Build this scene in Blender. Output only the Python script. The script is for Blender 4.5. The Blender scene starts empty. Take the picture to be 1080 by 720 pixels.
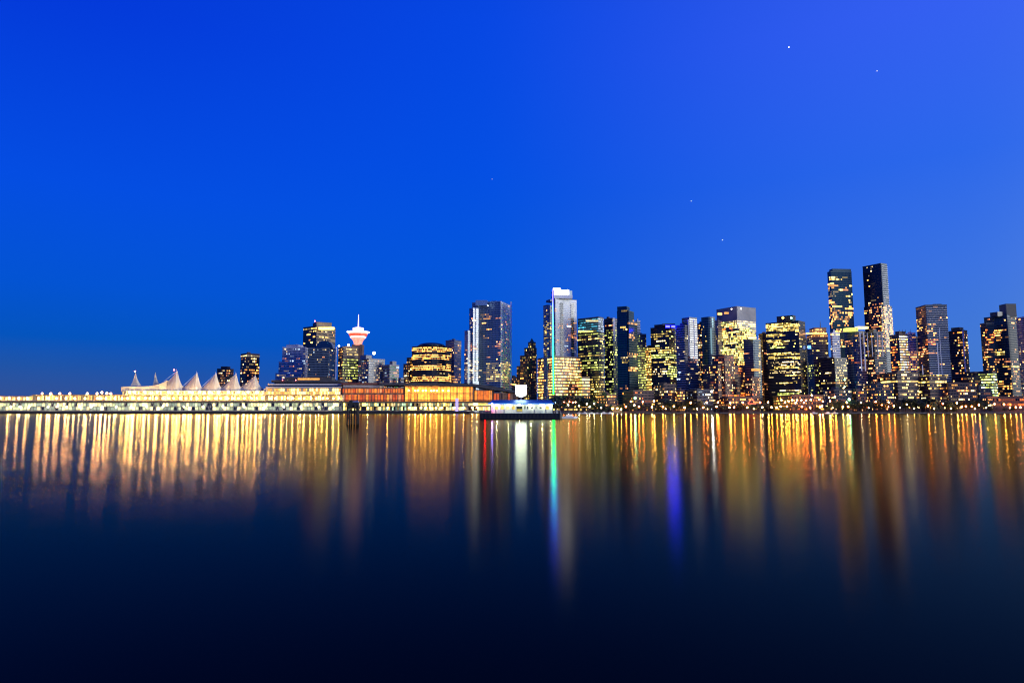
import bpy, bmesh, math, random
from mathutils import Vector
R = math.radians
rnd = random.Random(11)
scene = bpy.context.scene
C = scene.collection

# ------------------------------------------------------------------ camera geometry
CAM_H = 4.2
F = 720.0                      # focal length in pixels of the 1080 px wide photograph (24 mm)
PITCH = math.atan(73.5 / F)
CY, SY = math.cos(PITCH), math.sin(PITCH)

def ratio(px, py):             # X / Y for a pixel
    u, v = (px - 540) / F, (360 - py) / F
    return u / (CY - v * SY)

def at(px, py, Y):
    u, v = (px - 540) / F, (360 - py) / F
    k = CY - v * SY
    return Vector((Y * u / k, Y, CAM_H + Y * (SY + v * CY) / k))

def proj(p):
    z = p[2] - CAM_H
    d = p[1] * CY + z * SY
    return 540 + F * p[0] / d, 360 - F * (z * CY - p[1] * SY) / d

# ------------------------------------------------------------------ materials
MATS = {}
def srgb(r, g, b):
    return tuple(((c / 255) / 12.92 if c / 255 <= .04045 else ((c / 255 + .055) / 1.055) ** 2.4) for c in (r, g, b)) + (1,)

def mat(name, col, rough=.6, metal=0.0, spec=.5, var=0.0, vscale=.2):
    if name in MATS: return MATS[name]
    m = bpy.data.materials.new(name); m.use_nodes = True
    nt = m.node_tree; b = nt.nodes['Principled BSDF']
    b.inputs['Base Color'].default_value = (*col[:3], 1)
    b.inputs['Roughness'].default_value = rough
    b.inputs['Metallic'].default_value = metal
    b.inputs['Specular IOR Level'].default_value = spec
    if var:
        tc = nt.nodes.new('ShaderNodeTexCoord'); n = nt.nodes.new('ShaderNodeTexNoise')
        n.inputs['Scale'].default_value = vscale; n.inputs['Detail'].default_value = 4
        nt.links.new(tc.outputs['Object'], n.inputs['Vector'])
        r = nt.nodes.new('ShaderNodeValToRGB')
        r.color_ramp.elements[0].position = .3; r.color_ramp.elements[1].position = .7
        r.color_ramp.elements[0].color = (*[c * (1 - var) for c in col[:3]], 1)
        r.color_ramp.elements[1].color = (*[min(1, c * (1 + var)) for c in col[:3]], 1)
        nt.links.new(n.outputs['Fac'], r.inputs['Fac']); nt.links.new(r.outputs['Color'], b.inputs['Base Color'])
    MATS[name] = m
    return m

def emit(name, col, strength, sample=False, var=0.0, vscale=.3, base=(.03, .03, .03)):
    if name in MATS: return MATS[name]
    m = bpy.data.materials.new(name); m.use_nodes = True
    nt = m.node_tree; b = nt.nodes['Principled BSDF']
    b.inputs['Base Color'].default_value = (*base, 1); b.inputs['Roughness'].default_value = .4
    b.inputs['Emission Color'].default_value = (*col[:3], 1)
    b.inputs['Emission Strength'].default_value = strength
    if var:      # rooms behind the glass are unevenly lit
        tc = nt.nodes.new('ShaderNodeTexCoord'); n = nt.nodes.new('ShaderNodeTexNoise')
        n.inputs['Scale'].default_value = vscale; n.inputs['Detail'].default_value = 3
        nt.links.new(tc.outputs['Object'], n.inputs['Vector'])
        mr = nt.nodes.new('ShaderNodeMapRange')
        mr.inputs['From Min'].default_value = .3; mr.inputs['From Max'].default_value = .7
        mr.inputs['To Min'].default_value = strength * (1 - var); mr.inputs['To Max'].default_value = strength * (1 + var)
        nt.links.new(n.outputs['Fac'], mr.inputs['Value']); nt.links.new(mr.outputs['Result'], b.inputs['Emission Strength'])
    try: m.cycles.emission_sampling = 'FRONT' if sample else 'NONE'
    except Exception: pass
    MATS[name] = m
    return m

LIT = {}
LIT_COL = {'warm': (1, .42, .075), 'yellow': (1, .68, .14), 'green': (.78, .84, .16), 'orange': (1, .20, .025),
           'cool': (.60, .80, 1), 'white': (1, .72, .30), 'pink': (1, .34, .11), 'teal': (.08, .50, .70),
           'blue': (.06, .2, 1), 'mint': (.62, .90, .52)}
for k, c in LIT_COL.items():
    for j, s in enumerate((.28, 1.25, 5.2)):
        LIT[k, j] = emit(f'lit_room_{k}_{"dim mid bright".split()[j]}', c, s, var=.45, vscale=.35)

GL = {'night': mat('glass_night', (.010, .016, .022), .12, .0, .6),
      'teal': mat('glass_teal', (.008, .055, .070), .16, .55, .6),
      'blue': mat('glass_blue', (.012, .040, .10), .16, .5, .6),
      'grey': mat('glass_grey', (.06, .08, .10), .2, .4, .6),
      'pale': mat('glass_pale', (.42, .48, .52), .35, .0, .3),
      'brown': mat('glass_brown', (.03, .022, .016), .2, .2, .5)}
WALL = {'black': mat('wall_black_stone', (.028, .028, .032), .5, var=.3, vscale=.05),
        'dark': mat('wall_dark_metal', (.065, .075, .085), .5, var=.3, vscale=.05),
        'navy': mat('wall_blue_grey', (.09, .12, .15), .5, var=.2, vscale=.05),
        'teal': mat('wall_teal_metal', (.03, .085, .095), .4, var=.2, vscale=.05),
        'brown': mat('wall_brown_brick', (.14, .095, .07), .8, var=.25, vscale=.08),
        'maroon': mat('wall_maroon_brick', (.11, .065, .055), .8, var=.25, vscale=.08),
        'steel': mat('wall_steel_blue', (.30, .37, .42), .5, .1, var=.15, vscale=.05),
        'stone': mat('wall_tan_stone', (.26, .20, .14), .8, var=.2, vscale=.05),
        'grey': mat('wall_grey_concrete', (.24, .24, .25), .8, var=.18, vscale=.05),
        'pale': mat('wall_pale_concrete', (.52, .54, .56), .75, var=.12, vscale=.05),
        'white': mat('wall_white_panel', (.78, .80, .82), .6, var=.08, vscale=.05)}
PAINT = mat('white_paint', (.78, .78, .76), .5)
DARKM = mat('dark_steel', (.03, .03, .032), .5, .3)
ROOFM = mat('roof_membrane', (.06, .06, .065), .9, var=.3, vscale=.1)

# ------------------------------------------------------------------ mesh helpers
class MB:
    def __init__(s): s.v = []; s.f = []; s.m = []; s.mats = []
    def mi(s, m):
        if m not in s.mats: s.mats.append(m)
        return s.mats.index(m)
    def face(s, pts, m):
        n = len(s.v); s.v += [tuple(p) for p in pts]
        s.f.append(tuple(range(n, n + len(pts)))); s.m.append(s.mi(m))
    def box(s, x0, x1, y0, y1, z0, z1, m):
        p = [(x0, y0), (x1, y0), (x1, y1), (x0, y1)]
        s.prism(p, z0, z1, m)
    def prism(s, poly, z0, z1, m, top=None, topm=None):
        n = len(poly); t = top or poly; b = len(s.v)
        s.v += [(p[0], p[1], z0) for p in poly] + [(p[0], p[1], z1) for p in t]
        k = s.mi(m)
        for i in range(n):
            j = (i + 1) % n
            s.f.append((b + i, b + j, b + n + j, b + n + i)); s.m.append(k)
        s.f.append(tuple(b + n + i for i in range(n))); s.m.append(s.mi(topm or m))
        s.f.append(tuple(b + i for i in reversed(range(n)))); s.m.append(k)
    def lathe(s, cx, cy, prof, m, n=20):
        b = len(s.v)
        for (r, z) in prof:
            for i in range(n):
                a = 2 * math.pi * i / n
                s.v.append((cx + r * math.cos(a), cy + r * math.sin(a), z))
        k = s.mi(m)
        for q in range(len(prof) - 1):
            for i in range(n):
                j = (i + 1) % n
                s.f.append((b + q * n + i, b + q * n + j, b + (q + 1) * n + j, b + (q + 1) * n + i)); s.m.append(k)
        s.f.append(tuple(b + (len(prof) - 1) * n + i for i in range(n))); s.m.append(k)
        s.f.append(tuple(b + i for i in reversed(range(n)))); s.m.append(k)
    def tube(s, p, q, r0, r1, m, n=8):
        p, q = Vector(p), Vector(q); d = (q - p).normalized()
        a = d.cross(Vector((0, 0, 1))) if abs(d.z) < .9 else d.cross(Vector((1, 0, 0)))
        a.normalize(); c = d.cross(a); b = len(s.v); k = s.mi(m)
        for (o, r) in ((p, r0), (q, r1)):
            for i in range(n):
                t = 2 * math.pi * i / n
                s.v.append(tuple(o + (a * math.cos(t) + c * math.sin(t)) * r))
        for i in range(n):
            j = (i + 1) % n
            s.f.append((b + i, b + j, b + n + j, b + n + i)); s.m.append(k)
        s.f.append(tuple(b + n + i for i in range(n))); s.m.append(k)
        s.f.append(tuple(b + i for i in reversed(range(n)))); s.m.append(k)
    def ball(s, c, r, m, n=8, squash=1):
        prof = [(max(.001, r * math.sin(math.pi * i / n)), c[2] - squash * r * math.cos(math.pi * i / n)) for i in range(n + 1)]
        s.lathe(c[0], c[1], prof, m, n + 4)
    def mesh(s, name, smooth=False, org=(0, 0, 0)):
        me = bpy.data.meshes.new(name)
        me.from_pydata([(v[0] - org[0], v[1] - org[1], v[2] - org[2]) for v in s.v], [], s.f)
        for m in s.mats: me.materials.append(m)
        me.polygons.foreach_set('material_index', s.m)
        if smooth: me.polygons.foreach_set('use_smooth', [True] * len(s.f))
        me.update()
        return me
    def build(s, name, parent=None, smooth=False, org=None):
        o0 = org if org is not None else (parent['org'] if parent is not None and 'org' in parent else (0, 0, 0))
        o = bpy.data.objects.new(name, s.mesh(name, smooth, o0)); C.objects.link(o)
        if parent is not None: o.parent = parent
        else: o.location = o0
        o['org'] = list(o0)
        return o

def tag(o, label=None, cat=None, group=None, kind=None):
    if label: o['label'] = label
    if cat: o['category'] = cat
    if group: o['group'] = group
    if kind: o['kind'] = kind
    return o

def thing(name, label, cat, loc=(0, 0, 0), group=None):
    o = bpy.data.objects.new(name, None); C.objects.link(o); o.location = loc
    o['org'] = list(loc); o.empty_display_size = 1
    return tag(o, label, cat, group)

def copy_tree(o, loc, label=None, group=None, scale=None, rz=None):
    r = o.copy(); C.objects.link(r); r.location = loc
    if label: r['label'] = label
    if group: r['group'] = group
    if scale: r.scale = scale if hasattr(scale, '__len__') else (scale,) * 3
    if rz is not None: r.rotation_euler.z = rz
    for ch in o.children:
        c = ch.copy(); C.objects.link(c); c.parent = r
        for g in ch.children:
            d = g.copy(); C.objects.link(d); d.parent = c
    return r

# ------------------------------------------------------------------ camera
cam = bpy.data.objects.new('camera', bpy.data.cameras.new('camera')); C.objects.link(cam)
cam.location = (0, 0, CAM_H); cam.rotation_euler = (math.pi / 2 + PITCH, 0, 0)
cam.data.lens = 24; cam.data.sensor_width = 36; cam.data.clip_end = 60000; cam.data.clip_start = .1
scene.camera = cam

# ------------------------------------------------------------------ sky
world = bpy.data.worlds.new('World'); scene.world = world; world.use_nodes = True
nt = world.node_tree; N = nt.nodes; Lk = nt.links
N.clear()
out = N.new('ShaderNodeOutputWorld'); bg = N.new('ShaderNodeBackground'); bg.inputs['Strength'].default_value = 1.0
tc = N.new('ShaderNodeTexCoord'); sep = N.new('ShaderNodeSeparateXYZ'); Lk.new(tc.outputs['Generated'], sep.inputs[0])
def M(op, a, b=None, c=None):
    n = N.new('ShaderNodeMath'); n.operation = op
    for i, x in enumerate((a, b, c)):
        if x is None: continue
        if isinstance(x, (int, float)): n.inputs[i].default_value = x
        else: Lk.new(x, n.inputs[i])
    return n.outputs[0]
hor = M('SQRT', M('ADD', M('MULTIPLY', sep.outputs[0], sep.outputs[0]), M('MULTIPLY', sep.outputs[1], sep.outputs[1])))
saz = M('DIVIDE', sep.outputs[0], M('MAXIMUM', hor, .001))
elev = M('DIVIDE', M('ARCSINE', M('MAXIMUM', sep.outputs[2], 0.0)), R(60))
def ramp(stops):
    r = N.new('ShaderNodeValToRGB'); el = r.color_ramp.elements
    r.color_ramp.interpolation = 'B_SPLINE' if False else 'EASE' if False else 'LINEAR'
    for i, (e, c) in enumerate(stops):
        x = el[i] if i < 2 else el.new(e / 60)
        x.position = e / 60; x.color = srgb(*c)
    Lk.new(elev, r.inputs['Fac'])
    return r.outputs['Color']
left = ramp([(0, (56, 82, 140)), (60, (0, 30, 150)), (1.3, (50, 82, 150)), (3.2, (32, 84, 166)), (5.2, (4, 84, 188)), (9, (0, 83, 211)), (16, (0, 76, 226)), (28, (0, 54, 216))])
mid = ramp([(0, (34, 84, 165)), (60, (10, 40, 170)), (3, (8, 84, 190)), (6, (0, 86, 208)), (12, (0, 86, 220)), (20, (0, 79, 227)), (31, (4, 72, 228))])
rgt = ramp([(0, (74, 122, 200)), (60, (40, 70, 190)), (4, (70, 125, 212)), (10, (62, 118, 226)), (18, (46, 106, 236)), (28, (56, 98, 243))])
wst = ramp([(0, (205, 205, 205)), (60, (60, 90, 190)), (6, (170, 195, 225)), (16, (110, 150, 230)), (30, (85, 115, 235))])
def step(a, b):
    n = N.new('ShaderNodeMapRange'); n.interpolation_type = 'SMOOTHSTEP'
    n.inputs['From Min'].default_value = a; n.inputs['From Max'].default_value = b
    Lk.new(saz, n.inputs['Value']); return n.outputs['Result']
def mix(f, a, b):
    n = N.new('ShaderNodeMix'); n.data_type = 'RGBA'; n.clamp_factor = True
    Lk.new(f, n.inputs[0]); Lk.new(a, n.inputs[6]); Lk.new(b, n.inputs[7]); return n.outputs[2]
col = mix(step(.55, 1.05), mix(step(-.1, .75), mix(step(-.75, .1), left, mid), rgt), wst)
sky = N.new('ShaderNodeTexSky'); sky.sky_type = 'NISHITA'; sky.sun_disc = False
sky.sun_elevation = R(-3); sky.sun_rotation = R(112)
add = N.new('ShaderNodeMix'); add.data_type = 'RGBA'; add.blend_type = 'ADD'; add.inputs[0].default_value = .02
Lk.new(col, add.inputs[6]); Lk.new(sky.outputs[0], add.inputs[7])
Lk.new(add.outputs[2], bg.inputs['Color']); Lk.new(bg.outputs[0], out.inputs[0])

sl = bpy.data.lights.new('afterglow', 'SUN'); sl.energy = 3.0; sl.angle = R(20); sl.color = (.96, .98, 1)
so = bpy.data.objects.new('afterglow', sl); C.objects.link(so)
so.rotation_euler = (Vector((0, 0, 0)) - Vector((math.sin(R(112)), math.cos(R(112)), .12))).to_track_quat('-Z', 'Y').to_euler()

# ------------------------------------------------------------------ water and land
wm = bpy.data.materials.new('harbour_water'); wm.use_nodes = True
nt2 = wm.node_tree; n2 = nt2.nodes; l2 = nt2.links; n2.clear()
wo = n2.new('ShaderNodeOutputMaterial'); g = n2.new('ShaderNodeBsdfAnisotropic'); g.distribution = 'BECKMANN'
g.inputs['Color'].default_value = (.50, .46, .33, 1); g.inputs['Roughness'].default_value = .155
g.inputs['Anisotropy'].default_value = .15
df = n2.new('ShaderNodeBsdfDiffuse'); df.inputs['Color'].default_value = (.0004, .0012, .004, 1)
fr = n2.new('ShaderNodeFresnel'); fr.inputs['IOR'].default_value = 1.105
mx = n2.new('ShaderNodeMixShader')
tcw = n2.new('ShaderNodeTexCoord'); mp = n2.new('ShaderNodeMapping'); mp.inputs['Scale'].default_value = (1.1, 3.4, 1)
nz = n2.new('ShaderNodeTexNoise'); nz.inputs['Scale'].default_value = 1.0; nz.inputs['Detail'].default_value = 3
bp_ = n2.new('ShaderNodeBump'); bp_.inputs['Strength'].default_value = .12; bp_.inputs['Distance'].default_value = .004
l2.new(tcw.outputs['Object'], mp.inputs[0]); l2.new(mp.outputs[0], nz.inputs['Vector']); l2.new(nz.outputs['Fac'], bp_.inputs['Height'])
tv = n2.new('ShaderNodeCombineXYZ'); tv.inputs[0].default_value = 1
l2.new(tv.outputs[0], g.inputs['Tangent']); l2.new(bp_.outputs[0], g.inputs['Normal'])
l2.new(fr.outputs[0], mx.inputs[0]); l2.new(df.outputs[0], mx.inputs[1]); l2.new(g.outputs[0], mx.inputs[2]); l2.new(mx.outputs[0], wo.inputs[0])
w = MB(); w.face([(-30000, -3000, 0), (30000, -3000, 0), (30000, 30000, 0), (-30000, 30000, 0)], wm)
tag(w.build('water'), kind='structure')

GZ = 2.4
SHORE = 1158
xs = -1150
land = [(at(495, 434, SHORE).x, SHORE), (2600, SHORE), (4200, 7000), (-4500, 7000), (-1500, 1400), (at(495, 434, SHORE).x - 40, 1400)]
g = MB(); g.prism(land, -3, GZ, mat('seawall_stone', (.10, .09, .08), .9, var=.4, vscale=.3), topm=mat('city_ground', (.05, .05, .05), .9, var=.3, vscale=.05))
tag(g.build('ground'), kind='structure')
g = MB(); x0, x1 = at(640, 434, SHORE).x, 1400
g.box(x0, x1, SHORE + 3, SHORE + 9, GZ + .004, GZ + .05, mat('path_concrete', (.3, .28, .26), .8, var=.2, vscale=.5))
tag(g.build('waterfront_path'), kind='structure')

# ------------------------------------------------------------------ buildings
def footprint(xl, xc, xr, yt, Y, ang=None, rounded=0):
    Cc = at(xc, yt, Y); c = Vector((Cc.x, Cc.y)); r = c.normalized(); t = Vector((r.y, -r.x))
    pl, pr = max(xc - xl, .6), max(xr - xc, .6)
    a = ang if ang is not None else min(max(math.degrees(math.atan2(pr, pl)), 15), 75)
    a = R(a)
    dL = -math.cos(a) * t + math.sin(a) * r; dR = math.sin(a) * t + math.cos(a) * r
    def ln(d, px):
        k = ratio(px, yt); return max(1.5, (k * c.y - c.x) / (d.x - k * d.y))
    L = c + dL * ln(dL, xl); Rr = c + dR * ln(dR, xr); Bk = L + Rr - c
    if rounded:
        n = 8; front = []
        f0 = L + (c - L) * (1 - rounded); f1 = c + (Rr - c) * rounded
        cc = c - r * (0.25 * (f1 - f0).length * rounded)      # keeps the bulge near the wanted front
        front.append((L, 'L'))
        for i in range(n + 1):
            s = i / n; p = f0 * (1 - s) ** 2 + cc * 2 * s * (1 - s) + f1 * s * s
            if i == 0 and rounded >= 1: continue
            front.append((p, 'L' if s < .5 else 'R'))
        if rounded < 1: front.append((Rr, 'R'))
        else: front[-1] = (Rr, 'R')
        pts = front + [(Bk, 'B')]
        poly = [p for p, _ in pts]
        tags = [pts[i][1] for i in range(len(pts))]
        tags[-2] = 'B'; tags[-1] = 'B'
        return poly, tags
    return [L, c, Rr, Bk], ['L', 'R', 'B', 'B']

def grow(poly, d):
    cx = sum(p.x for p in poly) / len(poly); cy = sum(p.y for p in poly) / len(poly)
    o = []
    for p in poly:
        v = Vector((p.x - cx, p.y - cy)); o.append(Vector((cx, cy)) + v * (1 + d / max(v.length, .1)))
    return o

def pick(colw, r):
    t = sum(w for _, w in colw); x = r.random() * t
    for c, w in colw:
        x -= w
        if x <= 0: return c
    return colw[-1][0]

NB = [0]
def building(name, label, tiers, Y, wall='dark', wallR=None, glass='night', fp=2.3, bp=1.9, lit=.15, rows=0.0, cols=(('warm', 1),),
             regions=(), balc='', wf=.46, ww=.8, bright=(.47, .42, .11), rounded=0, ang=None, cat='building', band_skip=0, ground=GZ, extra=None, glow=0):
    """tiers: (xl, xc, xr, ytop[, kind]) in photograph pixels, main tier first; kind 'mech' is a plain roof housing"""
    NB[0] += 1
    r = random.Random(NB[0] * 77 + 5)
    main = tiers[0]
    base = at(main[1], main[3], Y); t = thing(name, label, cat, (base.x, Y, ground))
    t['org'] = [base.x, Y, ground]
    wb = MB(); rb = MB(); k = 0
    wm_ = WALL[wall]; wr = WALL[wallR or wall]
    info = []
    for ti, tr in enumerate(tiers):
        kind = tr[4] if len(tr) > 4 else 'win'
        off = 0 if ti == 0 else (tr[5] if len(tr) > 5 else 2.5)
        poly, tg = footprint(tr[0], tr[1], tr[2], tr[3], Y + off, ang, rounded if kind == 'win' else 0)
        zt = at(tr[1], tr[3], Y + off).z
        z0 = ground
        if kind == 'mech': z0 = at(tr[1], main[3], Y + off).z - 1
        n = len(poly); b = len(wb.v)
        tgt = wb if kind == 'win' else rb
        b = len(tgt.v)
        tgt.v += [(p.x, p.y, z0) for p in poly] + [(p.x, p.y, zt) for p in poly]
        for i in range(n):
            j = (i + 1) % n
            tgt.f.append((b + i, b + j, b + n + j, b + n + i))
            tgt.m.append(tgt.mi(wr if tg[i] == 'R' else wm_))
        tgt.f.append(tuple(b + n + i for i in range(n))); tgt.m.append(tgt.mi(ROOFM))
        g_ = grow(poly, .35)
        rb.prism([(p.x, p.y) for p in g_], zt - .05, zt + (1.3 if kind == 'win' else .5), wm_)
        info.append((poly, tg, zt, kind, z0))
        if kind != 'win': continue
        fh = fp * Y / F; bay = bp * .64 * Y / F
        nf = max(1, int((zt - ground - 2) / fh))
        ylow = at(tr[1], 433, Y).z
        for fl in range(nf):
            z1 = zt - .8 - fl * fh - (1 - wf) * fh * .5; z_0 = z1 - wf * fh
            if z_0 < ground + .5: break
            band = MB(); bal = MB(); rowlit = r.random() < rows
            rowc = pick(cols, r)
            for i in range(n):
                if tg[i] == 'B' : continue
                P, Q = poly[i], poly[(i + 1) % n]; e = Q - P; Ln = e.length
                if Ln < .5: continue
                d = e / Ln; nor = Vector((d.y, -d.x))
                if nor.dot(-Vector((P.x, P.y)).normalized()) < -.25: continue
                nb = max(1, round(Ln / bay)); bw = Ln / nb
                run = 0; runc = None; prev = None; vb = len(band.v); gm = band.mi(wr if tg[i] == 'R' else wm_)
                for q in range(nb):
                    c0 = P + d * (q + (1 - ww) / 2) * bw + nor * .14; c1 = P + d * (q + 1 - (1 - ww) / 2) * bw + nor * .14
                    mx_, my_ = proj(((c0.x + c1.x) / 2, (c0.y + c1.y) / 2, (z1 + z_0) / 2))
                    p_, cc = (.88 if rowlit else lit), (rowc if rowlit else None)
                    br = bright
                    for rg in regions:
                        if rg[0] <= mx_ <= rg[1] and rg[2] <= my_ <= rg[3]:
                            p_ = rg[4]; cc = rg[5] if len(rg) > 5 else None
                            if len(rg) > 6: br = rg[6]
                    m_ = GL[glass]
                    if run > 0: run -= 1; m_ = LIT[runc[0], max(0, min(2, runc[1] + r.choice((-1, 0, 0, 0, 1))))]
                    elif r.random() < (p_ if p_ > .75 else p_ * .72):
                        cc = cc or pick(cols, r); x = r.random()
                        lv = 0 if x < br[0] else 1 if x < br[0] + br[1] else 2
                        m_ = LIT[cc, lv]
                        if r.random() < .38: run = r.randint(1, 3); runc = (cc, lv)
                    v0 = len(band.v)
                    band.face([(c0.x, c0.y, z_0), (c1.x, c1.y, z_0), (c1.x, c1.y, z1), (c0.x, c0.y, z1)], m_)
                    if prev is not None: band.f.append((prev + 1, v0, v0 + 3, prev + 2)); band.m.append(gm)
                    prev = v0
                if tg[i] in balc:
                    a0, a1 = P + d * .4, Q - d * .4; b0, b1 = a0 + nor * 1.3, a1 + nor * 1.3
                    zb = z_0 - (1 - wf) * fh * .55
                    bal.prism([(b0.x, b0.y), (b1.x, b1.y), (a1.x, a1.y), (a0.x, a0.y)], zb, zb + max(.28, fh * .20), WALL['white'])
            if band.f: band.build('window_band', t)
            if bal.f: bal.build('balcony', t)
    if not rounded and info[0][2] > 30 and not any(len(q_) > 4 and q_[4] == 'mech' for q_ in tiers) and ('skyscraper' not in name):
        poly, _, zt, _, _ = info[0]; cx = sum(p.x for p in poly) / 4; cy = sum(p.y for p in poly) / 4
        for q in range(2):
            f = r.uniform(.15, .35); o_ = Vector((cx, cy)) + (poly[1 if q else 0] - Vector((cx, cy))) * r.uniform(.05, .4)
            pb = MB(); pb.prism([(o_.x + (p.x - cx) * f, o_.y + (p.y - cy) * f) for p in poly], zt, zt + r.uniform(2.5, 6), wm_); pb.build('roof_plant', t)
        if r.random() < .5:
            pb = MB(); pb.tube((cx, cy, zt), (cx, cy, zt + r.uniform(8, 15)), .3, .12, DARKM, 5); pb.build('antenna', t)
    wb.build('wall', t)
    if rb.f: rb.build('roof', t)
    t['top'] = [base.x, Y, info[0][2]]
    if extra: extra(t, info, Y)
    return t

def part_box(t, name, px0, px1, py0, py1, Y, depth, m):
    pm = (py0 + py1) / 2; a, b = at(px0, pm, Y), at(px1, pm, Y); a.z, b.z = at(px0, py1, Y).z, at(px0, py0, Y).z
    s = MB(); s.box(a.x, b.x, Y, Y + depth, min(a.z, b.z), max(a.z, b.z), m)
    return s.build(name, t)

def front_panel(t, name, px0, px1, py0, py1, Y, m):
    pm = (py0 + py1) / 2; a, b = at(px0, pm, Y), at(px1, pm, Y); z0, z1 = at(px0, py1, Y).z, at(px0, py0, Y).z
    s = MB(); s.box(a.x, b.x, Y, Y + .6, z0, z1, DARKM)
    s.face([(a.x + .1, Y - .03, z0 + .1), (b.x - .1, Y - .03, z0 + .1), (b.x - .1, Y - .03, z1 - .1), (a.x + .1, Y - .03, z1 - .1)], m)
    return s.build(name, t)

def mast(t, px, py0, py1, Y, r=.35, m=None, name='mast'):
    a, b = at(px, py0, Y), at(px, py1, Y)
    s = MB(); s.tube((a.x, Y, a.z), (a.x, Y, b.z), r, r * .4, m or DARKM, 6); return s.build(name, t)

def bulb(t, px, py, Y, r, m, name='roof_light'):
    p = at(px, py, Y); s = MB(); s.ball(p, r, m, 8); return s.build(name, t, smooth=True)

E_RED = emit('beacon_red', (1, .12, .12), 25, True)
E_WHITE = emit('lamp_white', (1, .85, .55), 22, True)
E_COOL = emit('lamp_cool', (.7, .8, 1), 45, True)
E_WARM = emit('lamp_warm', (1, .55, .10), 90, True)
E_ORANGE = emit('lamp_sodium', (1, .25, .035), 80, True)
E_AMBER = emit('lamp_amber', (1, .52, .09), 75, True)
E_BLUE = emit('lamp_blue', (.002, .002, 1), 260, True)
E_GREEN = emit('lamp_green', (.3, 1, .6), 20, True)
E_GOLD = emit('sign_gold', (1, .55, .08), 8, True)

W, Y_, G_, O_, P_, WH, CO = ('warm', 3), ('yellow', 3), ('green', 2), ('orange', 1), ('pink', 1), ('white', 2), ('cool', 1)
T = 'tower'
# --- left cluster behind the pier
building('apartment_tower', 'small dark round-topped apartment tower behind the right-hand fabric sail peaks', [(229, 238, 246.5, 389), (233, 239, 243, 386.5, 'mech')], 1500, 'maroon', bp=2, fp=2.6, lit=.45, cols=(WH, P_, W))
building('apartment_tower', 'reddish slim apartment tower with pale roof band, right of the last sail', [(254, 260, 274, 373)], 1450, 'maroon', bp=2.4, fp=3, lit=.42, cols=(P_, W, WH), regions=[(250, 280, 371, 377, .9, 'white', (.6, .4, 0))])
building('office_building', 'pale grey stepped office block with a regular grid of small windows', [(298, 322, 328.5, 366.5), (294, 320, 327, 382, 'win', -3), (290.5, 318, 326, 394, 'win', -6), (302, 314, 320, 363.5, 'mech')], 1400, 'pale', glass='grey', bp=2.1, fp=2.5, lit=.22, ww=.62, wf=.5, cols=(CO, P_, WH), bright=(.7, .3, 0),
         extra=lambda t, i, Y: mast(t, 305, 364, 359, Y + 6))
def beacon_top(t, i, Y):
    part_box(t, 'roof_sign_band', 336, 352.5, 345, 347.5, Y - 3, 2, LIT['yellow', 2]); bulb(t, 332, 338.5, Y + 8, 1.3, E_RED, 'beacon')
building('office_tower', 'dark-sided office tower with bright parapet band and pink beacon on the roof', [(320, 334, 354, 344), (330, 334, 350, 339.5, 'mech', 6)], 1480, 'black', wallR='stone', bp=2.3, fp=3, lit=.22, rows=.12, cols=(WH, W, Y_), bright=(.5, .4, .1), regions=[(319, 334, 344, 349, .95, 'yellow')], extra=beacon_top)
def arch_roof(t, i, Y):
    s = MB(); n = 10; a = at(333, 367, Y + 1); b = at(351, 367, Y + 1); rr = (b.x - a.x) / 2; cx = (a.x + b.x) / 2; hh = at(342, 359, Y).z - a.z
    f = [(cx + rr * math.cos(math.pi * k / n), a.z + hh * math.sin(math.pi * k / n)) for k in range(n + 1)]
    s.face([(x, Y + 1, z) for x, z in reversed(f)], GL['blue']); s.face([(x, Y + 20, z) for x, z in f], GL['blue'])
    for k in range(n):
        s.face([(f[k][0], Y + 1, f[k][1]), (f[k][0], Y + 20, f[k][1]), (f[k + 1][0], Y + 20, f[k + 1][1]), (f[k + 1][0], Y + 1, f[k + 1][1])], WALL['navy'])
    s.build('arched_roof', t)
    part_box(t, 'edge_fin', 353.8, 355, 366, 400, Y - 3, 1.2, WALL['white'])
building('office_tower', 'dark blue glass office tower with an arched roof, below the beacon tower', [(325, 347, 355, 367)], 1330, 'navy', glass='night', bp=2.2, fp=2.6, lit=.14, cols=(CO, P_, WH), bright=(.6, .4, 0), extra=arch_roof)
building('office_building', 'low office block with green-lit floors directly under the lookout pod', [(357, 362, 378, 366)], 1320, 'brown', bp=2.2, fp=2.8, lit=.35, cols=(W, WH), bright=(.4, .4, .2),
         regions=[(361, 380, 378, 400, .78, 'green', (.4, .5, .1)), (364, 376, 368, 374, .8, 'yellow', (.6, .4, 0)), (362, 380, 374, 378, 0)],
         extra=lambda t, i, Y: (bulb(t, 357.5, 364.6, Y - 2, 1.7, E_WHITE), bulb(t, 367.5, 363.8, Y - 2, 1.9, E_WHITE)))

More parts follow.
